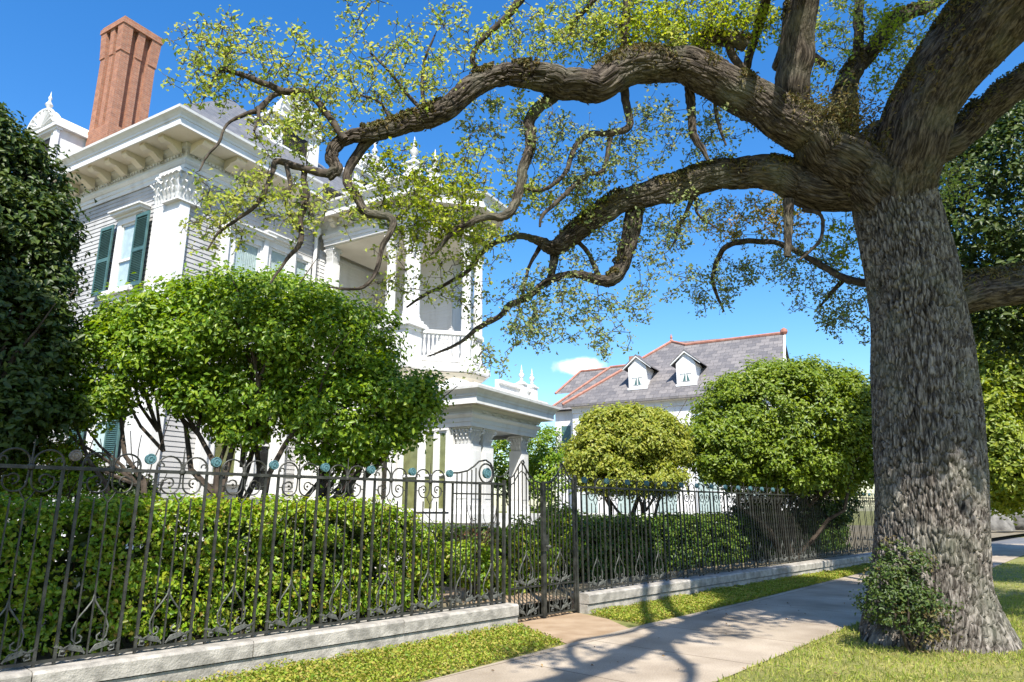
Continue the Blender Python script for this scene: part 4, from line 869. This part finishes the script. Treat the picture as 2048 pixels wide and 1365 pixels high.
BLOBS=[(-3.51,7.4,7.1,0.75,0.55,0.44,80,0),
(-3.66,7.4,6.68,0.55,0.55,0.43,26,0),
(-2.66,7.5,6.96,0.69,0.55,0.5,55,0),
(-1.54,7.9,7.17,0.99,0.55,0.73,120,0),
(-0.83,7.9,7.78,0.47,0.55,0.4,26,0),
(-2.04,7.8,8.17,0.4,0.55,0.17,14,0),
(-3.53,7.4,4.95,0.41,0.55,0.5,44,0),
(-3.1,7.4,5.27,0.35,0.55,0.35,30,0),
(-2.78,7.5,6.12,0.46,0.55,0.43,46,0),
(-2.4,7.6,6.39,0.37,0.55,0.37,36,0),
(-2.58,7.5,5.06,0.36,0.55,0.42,34,0),
(-1.95,7.6,5.1,0.3,0.55,0.36,18,0),
(-1.13,8.2,5.52,0.78,0.55,0.49,150,1),
(-1.46,8.1,5.9,0.59,0.55,0.26,40,1),
(-0.63,8.3,6.0,0.47,0.55,0.33,44,0),
(-1.04,8.6,5.2,0.81,0.55,0.34,80,1),
(-1.62,8.6,4.56,0.4,0.55,0.46,24,0),
(-0.86,9.0,4.7,0.63,0.55,0.42,30,0),
(-0.31,9.0,5.37,0.57,0.55,0.42,50,0),
(-0.17,8.5,6.72,0.63,0.55,0.49,40,2),
(0.46,8.5,6.64,0.42,0.55,0.42,30,2),
(0.87,8.6,6.24,0.62,0.55,0.49,64,2),
(1.53,8.8,6.43,0.64,0.55,0.5,52,2),
(0.25,8.8,5.89,0.49,0.55,0.35,40,0),
(0.78,9.2,6.0,0.59,0.55,0.37,50,0),
(2.11,8.7,6.92,0.57,0.55,0.43,36,2),
(-0.03,8.4,7.05,0.42,0.55,0.28,24,0),
(0.18,8.2,8.01,0.7,0.55,0.42,60,0),
(0.97,8.4,8.25,0.64,0.55,0.5,120,0),
(1.78,8.5,8.33,0.65,0.55,0.51,180,1),
(2.6,8.6,8.41,0.66,0.55,0.44,180,1),
(3.38,8.7,8.58,0.59,0.55,0.37,135,1),
(2.22,8.6,7.99,0.43,0.55,0.29,40,0),
(4.09,8.8,8.57,0.22,0.55,0.37,14,0),
(5.14,9.2,8.98,0.47,0.55,0.47,40,0),
(5.73,9.3,8.88,0.47,0.55,0.39,60,1),
(6.44,9.4,9.05,0.56,0.55,0.48,44,0),
(6.16,9.5,8.3,0.48,0.55,0.48,40,1),
(4.91,9.4,8.23,0.47,0.55,0.47,26,0),
(1.16,9.5,5.5,0.52,0.55,0.37,40,2),
(2.05,9.5,5.5,0.52,0.55,0.45,56,2),
(2.57,9.4,5.77,0.45,0.55,0.45,40,2),
(2.24,9.5,4.87,0.44,0.55,0.29,16,2),
(3.81,10.6,6.31,0.75,0.55,0.38,80,3),
(4.45,10.3,6.26,0.57,0.55,0.41,60,3),
(3.44,11.0,5.3,0.64,0.55,0.51,70,2),
(4.65,10.4,5.44,0.65,0.55,0.4,60,2),
(5.12,10.0,5.54,0.47,0.55,0.55,50,1),
(4.97,10.2,4.78,0.63,0.55,0.39,60,2),
(5.08,9.9,4.3,0.3,0.55,0.53,26,2),
(4.08,10.6,5.51,0.58,0.55,0.33,30,2),
(0.9,9.4,4.31,0.93,0.55,0.36,70,2),
(1.78,9.5,4.41,0.44,0.55,0.29,20,2),
(0.25,9.3,4.13,0.42,0.55,0.42,44,2),
(-0.38,9.3,3.63,0.42,0.55,0.35,16,2),
(1.39,9.4,3.87,0.35,0.55,0.21,14,2),
(0.26,9.4,4.68,0.43,0.55,0.29,30,2),
(-0.45,9.3,4.35,0.43,0.55,0.35,12,2),
(0.77,9.4,4.84,0.44,0.55,0.29,24,2),
(3.14,9.0,7.1,0.59,0.55,0.44,40,2),
(2.94,9.2,6.65,0.45,0.55,0.3,24,2),
(6.85,9.8,6.46,0.31,0.55,0.63,40,0),
(9.65,8.3,5.71,1.06,0.55,1.06,110,0),
(8.7,8.5,5.09,0.8,0.55,0.6,60,0)]
LUMPS={'T1':[(-4.19,10.6,4.24,1.4,1.2,0.74),(-5.4,10.5,4.05,1.03,1.0,0.57),(-6.31,10.3,3.73,0.55,0.6,0.48),(-6.29,10.8,4.46,0.57,0.6,0.34),(-3.05,10.7,4.06,1.05,1.2,0.71),(-1.91,10.6,3.23,0.59,0.8,0.53),(-2.55,10.4,2.93,0.85,0.8,0.5),(-4.06,10.9,3.32,0.95,1.0,0.64),(-6.49,10.3,3.15,0.47,0.5,0.32),(-5.06,10.6,4.86,0.41,0.5,0.2),(-3.9,10.6,4.99,0.77,0.7,0.23),(-2.03,10.5,2.79,0.38,0.5,0.45),(-2.32,10.5,2.52,0.38,0.5,0.32),(-1.4,10.6,3.23,0.25,0.35,0.36),(-4.71,10.2,3.28,0.53,0.5,0.34)],'T0':[(-7.83,9.4,6.55,0.64,1.0,0.74),(-7.58,9.3,5.18,0.88,1.1,1.07),(-7.29,9.2,3.75,0.91,1.0,1.14),(-8.61,9.5,5.98,1.28,1.3,1.73),(-8.39,9.5,3.82,1.43,1.3,1.86),(-7.07,9.3,4.35,0.55,0.8,0.75),(-6.83,9.2,2.91,0.62,0.7,0.61),(-6.83,9.3,5.34,0.22,0.4,0.57)],'T2':[(2.86,17.0,3.22,1.3,1.3,0.77),(2.05,16.6,2.78,0.72,0.9,0.58),(3.6,17.0,3.13,0.72,0.9,0.69),(2.85,17.2,3.74,1.01,0.9,0.33),(2.2,16.4,2.4,0.77,0.7,0.4),(3.18,16.6,2.35,0.96,0.8,0.36)],'T3':[(7.8,19.5,3.95,2.5,2.2,1.57),(6.15,19.0,3.2,1.17,1.4,0.97),(9.1,19.5,4.09,1.43,1.6,1.29),(8.19,19.8,5.24,1.77,1.5,0.47),(9.11,19.2,2.94,1.11,1.3,0.83),(7.28,18.8,2.78,1.63,1.4,0.61),(5.35,18.6,3.17,0.68,1.0,0.74)],'T4':[(1.13,21.0,3.29,0.61,0.8,0.73),(-0.06,22.0,2.98,0.95,1.0,0.95),(0.88,20.0,2.43,0.72,0.8,0.72)],'T5':[(10.55,13.5,7.82,1.07,1.5,1.82),(11.45,13.5,8.65,1.52,1.8,1.73),(9.65,13.4,7.66,0.53,0.8,0.95),(10.4,13.4,6.21,0.93,1.0,0.62),(9.73,13.5,8.76,0.33,0.6,0.54),(11.49,13.5,10.1,0.67,0.8,0.67),(12.53,13.6,7.18,1.6,1.9,1.81),(11.4,13.5,5.6,1.34,1.5,0.93),(9.95,13.4,5.35,0.51,0.6,0.51),(14.19,13.8,9.05,1.67,1.8,1.78),(12.62,13.8,4.82,1.25,1.3,0.93)],'T6':[(19.08,26.0,6.47,1.45,2.5,2.52),(21.45,27.0,7.9,2.23,3.0,2.44),(17.32,25.0,4.07,0.82,1.6,2.0),(18.16,25.0,3.17,1.44,2.0,1.44),(21.28,27.0,4.85,1.98,3.0,2.97)],'T7':[(37.39,52.0,2.66,2.6,3.0,1.67),(36.83,55.0,2.92,1.57,3.0,1.57),(40.2,52.0,3.76,2.24,3.0,2.62)],'S1':[(-6.77,10.2,2.24,0.59,0.5,0.29),(-6.93,10.0,2.02,0.43,0.4,0.29),(-6.33,10.2,2.02,0.29,0.3,0.22)],'S2':[(-5.78,10.6,1.85,0.35,0.3,0.27)],'S3':[(-0.69,11.6,1.12,0.18,0.2,0.15),(-0.49,11.7,1.18,0.12,0.15,0.12)],'S6':[(-0.58,11.3,0.75,0.32,0.3,0.32),(-0.84,11.0,0.85,0.23,0.3,0.27),(-0.32,11.7,0.65,0.2,0.25,0.24)],'S4':[(0.45,12.6,0.82,0.35,0.4,0.53),(0.79,13.0,1.15,0.32,0.4,0.55),(0.18,12.4,1.0,0.26,0.3,0.44)],'S5':[(8.12,20.5,1.73,1.02,0.9,0.8),(6.9,20.0,1.46,0.57,0.6,0.64),(9.38,21.0,1.88,0.9,0.9,0.75)],'T8':[(-4.5,0.5,9.3,1.2,1.4,1.5),(-5.8,-0.3,9.4,1.4,1.6,1.7),(-7.0,-1.0,9.0,1.8,2,1.6),(-6.2,-0.6,12.6,1.8,2.0,1.8),(-7.4,-1,14.2,2.2,2.0,1.8),(-6.2,-1.8,7.6,1.4,1.4,1.2)]}
def catmull(P, per):
    P = np.array(P, float); Q = np.vstack([2*P[0]-P[1], P, 2*P[-1]-P[-2]]); out = []
    for i in range(1, len(Q)-2):
        p0, p1, p2, p3 = Q[i-1:i+3]; m = max(2, int(np.linalg.norm((p2-p1)[:3])/per))
        for k in range(m):
            t = k/m; out.append(.5*((2*p1)+(-p0+p2)*t+(2*p0-5*p1+4*p2-p3)*t*t+(-p0+3*p1-3*p2+p3)*t**3))
    out.append(P[-1]); return np.array(out)
def bark_tube(name, P, nseg, per, parent, amp=.0, rough=.06, flare=None, seed=0., rows=(24, 9)):
    S_ = catmull(P, per)
    if not flare:
        for i in range(len(S_)):
            r_ = max(S_[i, 3], .015); f_ = min(9., .42/r_); k = .16*r_+.006; e = min(1, i/8); q = Vector(S_[i, :3])
            S_[i, :3] += e*k*np.array(mnoise.noise_vector(q*f_))+e*min(.03, .3*r_)*np.array(mnoise.noise_vector(q*1.3))
    S_[:, 3] = np.maximum(S_[:, 3], .002); m = len(S_)
    T = np.gradient(S_[:, :3], axis=0); T = unit(T); nrm = np.cross(T[0], [0.13, .97, .2]); nrm /= np.linalg.norm(nrm)
    V = np.zeros((m, nseg+1, 3)); arc_ = np.concatenate([[0], np.cumsum(np.linalg.norm(np.diff(S_[:, :3], axis=0), axis=1))])
    Rr = float(np.median(S_[:, 3])); th = np.linspace(0, 2*np.pi, nseg+1); ct, st = np.cos(th), np.sin(th)
    for i in range(m):
        nrm = nrm-T[i]*np.dot(nrm, T[i]); nrm /= np.linalg.norm(nrm); b = np.cross(T[i], nrm)
        d = ct[:, None]*nrm+st[:, None]*b; r = S_[i, 3]; R = np.full(nseg+1, r)
        rq = r; dm_ = .75+.6*mnoise.noise(Vector((S_[i, 0], S_[i, 1], S_[i, 2]))*1.1)
        for k in range(nseg):
            q = Vector((ct[k]*1.3, st[k]*1.3, arc_[i]*.55/max(Rr, .05)*.6+seed))
            R[k] *= 1+rough*2*mnoise.noise(q)+rough*.8*mnoise.noise(q*2.7)
            if flare: R[k] += flare(S_[i, 2], d[k], r)
            if amp and S_[i, 3] > .05:
                wv = mnoise.noise(Vector((ct[k]*3, st[k]*3, arc_[i]*2+seed)))*.12
                ds, _ = mnoise.voronoi(Vector(((ct[k]*rq)*rows[0]+wv*5, (st[k]*rq)*rows[0]+wv*3, arc_[i]*rows[1]+seed+wv*4)))
                e = min(1, (ds[1]-ds[0])/.17); e = e*e*(3-2*e)
                R[k] += amp*dm_*(e-.75)+amp*.10*mnoise.noise(Vector((ct[k]*Rr*30, st[k]*Rr*30, arc_[i]*22)))
        R[nseg] = R[0]; V[i] = S_[i, :3]+d*R[:, None]
    n1 = nseg+1; idx = np.arange(m*n1).reshape(m, n1)
    F = np.stack([idx[:-1, :-1], idx[:-1, 1:], idx[1:, 1:], idx[1:, :-1]], -1).reshape(-1, 4).astype(np.int32)
    me = bpy.data.meshes.new(name); me.vertices.add(m*n1); me.vertices.foreach_set('co', V.astype(np.float32).ravel())
    me.loops.add(F.size); me.loops.foreach_set('vertex_index', F.ravel()); me.polygons.add(len(F)); me.polygons.foreach_set('loop_start', np.arange(len(F), dtype=np.int32)*4)
    me.update(calc_edges=True)
    uv = me.uv_layers.new(name='UVMap'); U = np.zeros((m, n1, 2), np.float32); U[:, :, 0] = th[None, :]*np.maximum(S_[:, 3], Rr*.5)[:, None]; U[:, :, 1] = arc_[:, None]
    uv.data.foreach_set('uv', U.reshape(-1, 2)[F.ravel()].ravel())
    me.polygons.foreach_set('use_smooth', [True]*len(F)); me.validate(); me.materials.append(M['bark'])
    return link(bpy.data.objects.new(name, me), parent), S_
OB = (5.35, 9.25, 0); oak = empty('oak_tree', OB); tag(oak, 'huge old live oak with furrowed trunk and long crooked limbs reaching over the pavement', 'tree')
pivot = Vector(OB)
def rel(P): return [(p[0]-OB[0], p[1]-OB[1], p[2]-OB[2], p[3]) for p in P]
def root_flare(z, d, r):
    f = max(0., 1-z/.95)
    a = math.atan2(d[1], d[0]); return f*f*(.03+.10*max(0, math.cos(a*2.5+.9))**2+.20*max(0, math.cos(a+.75))**6+.06*max(0, math.cos(a-3.3))**6)
SK = []
for i, (kind, P) in enumerate(LIMBS):
    if kind == 'trunk': o, S_ = bark_tube('trunk', rel([(*p[:3], p[3]*.86) for p in P]), 520, .02, oak, .055, .05, root_flare, 1., (18, 6.5))
    else:
        rm = max(p[3] for p in P)
        big = rm > .3
        mid = rm > .09
        o, S_ = bark_tube('limb', rel(P), 200 if big else (44 if mid else 10), .025 if big else (.04 if mid else .06), oak, 0.034 if big else (.014 if mid else 0), .10 if rm > .05 else .16, None, i*3.7, (17, 5) if big else (20, 8))
    if kind != 'trunk': o.data.materials[0] = M['limbshade'] if rm > .07 else M['branchbark']
    SK.append(S_)
# twigs and leaves: every leaf cluster is joined to the nearest branch by a thin crooked twig
nodes = np.concatenate([s[s[:, 3] < .24] for s in SK])[:, :3]
twg = MB(); leaves = {0: [], 1: [], 2: [], 3: []}
CANOPY = [(6.45, 3.8, 10.4, 1.55, 1.2, 2.0, 560, 0), (7.6, 4.4, 10.6, 2.2, 1.5, 2.2, 420, 0), (7.4, 4.7, 13.0, 2.3, 1.3, 1.5, 300, 0), (10.2, 5.5, 9.5, 2, 2, 2, 120, 0), (3.4, 2.2, 9.2, .8, .8, .3, 10, 0), (1.6, .9, 9.0, .9, .6, .3, 8, 0), (4.3, 3.4, 9.2, .7, .5, .3, 6, 0)]
for bi, (x, y, zc, rx, ry, rz_, n, tone) in enumerate(BLOBS+CANOPY):
    offc = bi >= len(BLOBS)
    d = RNG.normal(size=(n, 3)); d = unit(d)*(RNG.uniform(0, 1, (n, 1))**.4)
    P = np.array([x-OB[0], y-OB[1], zc])+d*np.array([rx, ry, rz_])
    dist = np.array([np.min(np.sum((nodes-p)**2, 1)) for p in P]); P = P[np.argsort(dist)]
    new = []
    for p in P:
        nd = np.concatenate([nodes, np.array(new)]) if new else nodes
        dd = np.sum((nd-p)**2, 1); dd2 = dd+.25*np.maximum(0, nd[:, 2]-p[2])**2*(0 if tone == 2 else 1); k = int(np.argmin(dd2)); a = nd[k]; L_ = math.sqrt(dd[k])
        if L_ > .06:
            m = max(3, int(L_/.10)); bend = RNG.normal(size=3)*.16*L_; pts = []
            for i in range(m+1):
                f = i/m; q = a+(p-a)*f+bend*math.sin(f*math.pi)+(RNG.normal(size=3)*.018 if 0 < i < m else 0); pts.append(tuple(q))
            r0 = .005+.007*min(L_, 1.3)
            twg.tube(pts, [r0*(1-f/m)+.0032*f/m for f in range(m+1)], 4, False)
            new += [np.array(q) for q in pts[1:]]
        nl = RNG.integers(9, 18) if not offc else 24
        c = p+RNG.normal(size=(nl, 3))*(.06 if not offc else .22)
        if not offc:
            for q in c[:4]: twg.tube([tuple(p-(q-p)*.15), tuple((p+q)*.5+RNG.normal(size=3)*.008), tuple(q)], [.0036, .003, .0022], 3, False)
        leaves[tone].append((c, np.full(nl, (.060 if tone != 2 else .056) if not offc else .17)))
    nodes = np.concatenate([nodes, np.array(new)[::2]]) if new else nodes
twg.build('twigs', M['twig'], oak, True)
for t in leaves:
    c = np.concatenate([a for a, _ in leaves[t]]); s = np.concatenate([b for _, b in leaves[t]])
    leaf_mesh('crown', c, RNG.normal(size=(len(c), 3))+np.array([0, -.7, .6]), s, M['l_oak%d' % t], oak, .62)
# dry resurrection fern on the upper side of the limbs, thick in the fork
fp = []; fnr = []
for S_ in SK[1:]:
    S_ = S_[S_[:, 3] > .085]
    if len(S_) < 3: continue
    T = unit(np.gradient(S_[:, :3], axis=0)); n = int(np.sum(S_[:, 3])*260)
    k = RNG.integers(0, len(S_), n); r = S_[k, 3]; t = T[k]
    up = np.tile([0, 0, 1.], (n, 1)); up = unit(up-t*np.sum(up*t, 1, keepdims=True)); sd_ = np.cross(t, up)
    a = RNG.normal(size=n)*.75; d = up*np.cos(a)[:, None]+sd_*np.sin(a)[:, None]
    q = S_[k, :3]+d*(r*RNG.uniform(.98, 1.0, n)+RNG.uniform(0, .05, n))[:, None]
    pn_ = np.array([mnoise.noise(Vector(v)*1.6) for v in q]); ok = (pn_ > -.06) & (np.abs(t[:, 2]) < .93)
    fp.append(q[ok]); fnr.append(d[ok]+RNG.normal(size=(ok.sum(), 3))*.8)
qa = RNG.normal(size=(2600, 3))*np.array([.34, .22, .16])+np.array([1715-1715+4.55-OB[0], 8.55-OB[1], 6.95]); fp.append(qa); fnr.append(RNG.normal(size=(2600, 3))+np.array([0, -.5, .5]))
fp = np.concatenate(fp); fnr = np.concatenate(fnr)
leaf_mesh('fern', fp, fnr, np.full(len(fp), .06), M['l_fern'], oak, .35)
print('fern', len(fp))
# shrub sprouting at the foot of the trunk
sh = empty('trunk_shrub', (4.56, 8.42, 0)); tag(sh, 'small dark shrub growing against the foot of the oak trunk', 'shrub')
sb = MB(); stems(sb, (0, 0, 0), [(-.25, -.1, .7), (0, -.15, .95), (.3, -.15, .75), (.1, -.1, .5), (-.15, 0, 1.0)], .018, .006); sb.build('stems', M['bushbark'], sh)
foliage([(-.02, .0, .62, .40, .26, .34), (.0, .0, .92, .30, .22, .26), (.18, -.02, .50, .32, .24, .26)], 130, 26, .10, .045, M['l_dark'], 'foliage', sh, .1, .6, .1)
foliage([(.02, .05, .98, .30, .22, .22), (.12, -.05, .30, .42, .24, .26)], 26, 22, .10, .04, M['l_fern'], 'dry_foliage', sh, .1, .4, .02)

# ------------------------------------------------------------------ trees and shrubs of the gardens
def tree(name, key, label, cat, mat, clumps, per, crad, size, trunk_r=.09, base=None, nst=6, inner=.25, group=None, splay=.7, aspect=.55, upb=.15, cut=.86, clumpy=1.):
    Lm = LUMPS[key]; A = np.array(Lm); c = A[:, :3].mean(0)
    b = base or (float(c[0]), float(c[1]), .2)
    root = empty(name, b); tag(root, label, cat, group)
    R = [(l[0]-b[0], l[1]-b[1], l[2]-b[2], *l[3:]) for l in Lm]
    if nst == 1:
        mb = MB(); mb.tube([(0, 0, 0), (.05, .02, 1.5), (.12, -.03, 3), (.3, .05, R[0][2]*.8)], [trunk_r*2.2, trunk_r*1.8, trunk_r*1.5, trunk_r*.7], 9); mb.build('trunk', M['bushbark'], root, True)
    elif nst:
        mb = MB(); tips = []
        for i in range(nst):
            l = R[i % len(R)]; d = unit(RNG.normal(size=(1, 3)))[0]
            tips.append((l[0]+d[0]*l[3]*splay, l[1]+d[1]*l[4]*splay, l[2]+d[2]*l[5]*.5))
        stems(mb, (0, 0, 0), tips, trunk_r, .012, .3, 9)
        for tp in tips:
            q = [(tp[0]*.55+RNG.normal()*.1, tp[1]*.55+RNG.normal()*.1, tp[2]*.6)]
            stems(mb, q[0], [(tp[0]+RNG.normal()*.4, tp[1]+RNG.normal()*.3, tp[2]+abs(RNG.normal())*.4) for _ in range(3)], trunk_r*.4, .006, .2, 6)
        mb.build('trunk', M['bushbark'], root, True)
    foliage(R, clumps, per, crad, size, mat, 'crown', root, upb, inner, aspect=aspect, cut=cut, clumpy=clumpy)
    return root
tree('ornamental_tree', 'T1', 'spreading many stemmed tree with bright green crown, in front of the mansion', 'tree', M['l_tree'], 1150, 76, .22, .082, .075, None, 14, .22, splay=.75, clumpy=1.25)
tree('magnolia_tree', 'T0', 'tall dark glossy leaved tree at the left edge, beside the mansion', 'tree', M['l_dark'], 1900, 34, .2, .10, .12, None, 7, .5)
tree('clipped_tree', 'T2', 'rounded yellow green clipped tree behind the fence, right of the gate', 'tree', M['l_yel'], 950, 50, .15, .085, .07, None, 7, .5, clumpy=.7, group= 'round clipped trees')
tree('clipped_tree', 'T3', 'larger rounded green clipped tree behind the fence, just left of the oak trunk', 'tree', M['l_rnd'], 1150, 62, .24, .11, .07, None, 9, .5, clumpy=.75, group= 'round clipped trees')
tree('green_shrub', 'T4', 'bright green shrub seen past the porch, between the mansion and the yellow green tree', 'shrub', M['l_tree'], 380, 26, .2, .10, .05, None, 5, .4)
tree('shade_tree', 'T5', 'dark leafy tree high behind the oak trunk at the right edge', 'tree', M['l_dark'], 1500, 34, .28, .12, .08, (8.4, 13.6, 0), 1, .3)
tree('street_tree', 'T6', 'sunlit yellow green tree in the distance, right of the oak trunk', 'tree', M['l_far'], 2600, 36, .45, .18, .12, (16.6, 26, 0), 1, .5)
tree('street_tree', 'T7', 'farther dark green tree low behind the road at the right edge', 'tree', M['l_rnd'], 700, 24, .6, .3, .25, None, 6, .4)
tree('yellow_shrub', 'S1', 'loose yellow green shrub above the hedge at the left, beside the dark tree', 'shrub', M['l_hedge'], 260, 26, .12, .07, .03, None, 6, .4)
tree('dark_shrub', 'S2', 'small round dark leaved shrub just above the hedge, below the shuttered window', 'shrub', M['l_dark'], 150, 24, .1, .07, .03, None, 5, .6)
tree('flowering_plant', 'S3', 'small plant with red flowers and leaves beside the gate', 'plant', M['l_red'], 60, 20, .09, .06, .012, None, 5, .4)
tree('garden_shrub', 'S6', 'low bright green plant behind the fence panel that rises to the gate', 'shrub', M['l_hedge'], 150, 26, .10, .065, .02, None, 5, .4)
tree('garden_shrub', 'S4', 'green shrub right behind the left gate leaf', 'shrub', M['l_hedge'], 220, 26, .11, .07, .03, None, 6, .4)
tree('garden_shrub', 'S5', 'tall dark shrub behind the far fence, under the larger clipped tree', 'shrub', M['l_dark'], 420, 26, .16, .10, .04, None, 7, .5)
# shade tree out of view, behind and left of the camera: its crown throws the shade on the left end of the fence
tree('shade_oak', 'T8', 'leafy oak out of view behind the camera, placed to shade the left end of the fence', 'tree', M['l_dark'], 2600, 28, .3, .20, .25, (-7.2, -2.6, 0), 8, .3)

# hedges: clipped blocks built from clumps of leaves over a twiggy body
def hedge(name, label, s0, s1, d0, d1, z0, z1, ang, org, mat, dens, size=.062, ends=(0, 1), wav=.05, per=24):
    root = empty(name, (org[0], org[1], 0), ang); tag(root, label, 'hedge', 'clipped hedges behind the fence')
    Ls, D, Hh = s1-s0, d1-d0, z1-z0; areas = [Ls*Hh, Ls*D, Ls*Hh*.5, D*Hh, D*Hh]; n = int(sum(areas)*dens)
    k = RNG.choice(5, n, p=np.array(areas)/sum(areas)); u = RNG.uniform(size=n); v = RNG.uniform(size=n)
    p = np.zeros((n, 3)); o = np.zeros((n, 3))
    for f, (mk, nr) in enumerate([(lambda u, v: (s0+Ls*u, d0+0*u, z0+Hh*v), (0, -1, 0)), (lambda u, v: (s0+Ls*u, d0+D*v, z1+0*u), (0, 0, 1)), (lambda u, v: (s0+Ls*u, d1+0*u, z0+Hh*v), (0, 1, 0)), (lambda u, v: (s0+0*u, d0+D*u, z0+Hh*v), (-1, 0, 0)), (lambda u, v: (s1+0*u, d0+D*u, z0+Hh*v), (1, 0, 0))]):
        q = k == f; p[q] = np.stack(mk(u[q], v[q]), 1); o[q] = nr
    # round the far end and soften the faces
    for e, at_ in ((ends[0], s0), (ends[1], s1)):
        if e:
            t = np.clip(1-np.abs(p[:, 0]-at_)/1.1, 0, 1); p[:, 2] = z0+(p[:, 2]-z0)*(1-.45*t**2); p[:, 1] = (d0+d1)/2+(p[:, 1]-(d0+d1)/2)*(1-.35*t**2)
    nzv = np.array([mnoise.noise(Vector(q)*1.7)+.5*mnoise.noise(Vector(q)*4.1) for q in p]); p += o*(nzv*wav*1.6-RNG.uniform(0, .12, n))[:, None]
    idx = np.repeat(np.arange(n), per); off_ = RNG.normal(size=(n*per, 3))*.055; q = p[idx]+off_
    nr = off_*8+o[idx]*.6+np.array([.05, -.4, .65])+RNG.normal(size=(n*per, 3))*.5
    leaf_mesh('foliage', q, nr, np.full(len(q), size), mat, root, .6)
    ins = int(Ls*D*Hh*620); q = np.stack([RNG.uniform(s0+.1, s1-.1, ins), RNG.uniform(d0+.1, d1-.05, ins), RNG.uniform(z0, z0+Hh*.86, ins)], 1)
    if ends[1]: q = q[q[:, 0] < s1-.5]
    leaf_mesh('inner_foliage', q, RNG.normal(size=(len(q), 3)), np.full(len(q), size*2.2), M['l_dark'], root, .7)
    st_ = MB(); s = s0+.2
    while s < s1-.3:
        st_.tube([(s, (d0+d1)/2, .2), (s+random.uniform(-.1, .1), (d0+d1)/2+random.uniform(-.15, .15), z0+Hh*.4), (s+random.uniform(-.2, .2), (d0+d1)/2+random.uniform(-.25, .25), z0+Hh*.8)], [.025, .018, .008], 5); s += .35
    st_.build('stems', M['bushbark'], root)
    return root
hedge('hedge', 'long clipped sunlit hedge right behind the near fence, below the spreading tree', -9.4, -.72, .55, 1.75, .28, 1.66, FA, FX0, M['l_hedge'], 72, .058, per=30)
b0 = fw(1.6, 0)
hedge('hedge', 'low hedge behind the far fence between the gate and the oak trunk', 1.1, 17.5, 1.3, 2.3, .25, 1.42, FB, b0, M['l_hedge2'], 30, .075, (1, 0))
hedge('hedge', 'short low hedge behind the gate beside the garden path', 1.15, 2.6, 1.0, 3.6, .25, 1.25, FA, FX0, M['l_hedge'], 40, .07, (0, 1))
# rough stones by the far road
for i, (x, y, r, lab) in enumerate(((32.4, 44.6, 1.0, 'large rough grey stone beyond the road at the right edge'), (30.0, 43.8, .8, 'low rough grey stone beyond the road, nearer the oak trunk'))):
    k = MB(); vs = []; fs = []; nu, nv = 14, 8
    for j in range(nv+1):
        for ii in range(nu):
            a, t = 2*math.pi*ii/nu, math.pi*j/nv; d = Vector((math.sin(t)*math.cos(a), math.sin(t)*math.sin(a), math.cos(t)))
            rr = 1+.28*mnoise.noise(d*1.7+Vector((i*5, 0, 0)))+.12*mnoise.noise(d*4)
            vs.append((d.x*rr*r*1.3, d.y*rr*r, max(-.3, d.z*rr*r*1.25)+.35))
    for j in range(nv):
        for ii in range(nu): fs.append((j*nu+ii, j*nu+(ii+1) % nu, (j+1)*nu+(ii+1) % nu, (j+1)*nu+ii))
    k.add(vs, fs); o = k.build('boulder', M['stone'], None, True); o.location = (x, y, .3); tag(o, lab, 'boulder', 'stones by the road')

# fallen leaves
Pl = np.concatenate([scatter([along(pl0, 0), (4.2, 12.9), along(pr0, 7), along(pr0, -.5)], 45), scatter([along(pr0, -1), along(pr0, 5), (10, 13), (9, 7), (3, 5.3)], 240), scatter(stripR, 160), scatter(stripL, 160)])
pz = np.zeros((len(Pl), 3)); pz[:, :2] = Pl; pz[:, 2] = .03
o = leaf_mesh('fallen_leaves', pz, RNG.normal(size=(len(Pl), 3))*.35+np.array([0, 0, 1]), np.full(len(Pl), .038), M['litter'], None, .5)
tag(o, 'scattered dry brown oak leaves lying on the pavement and grass', 'fallen leaves', None, 'stuff')
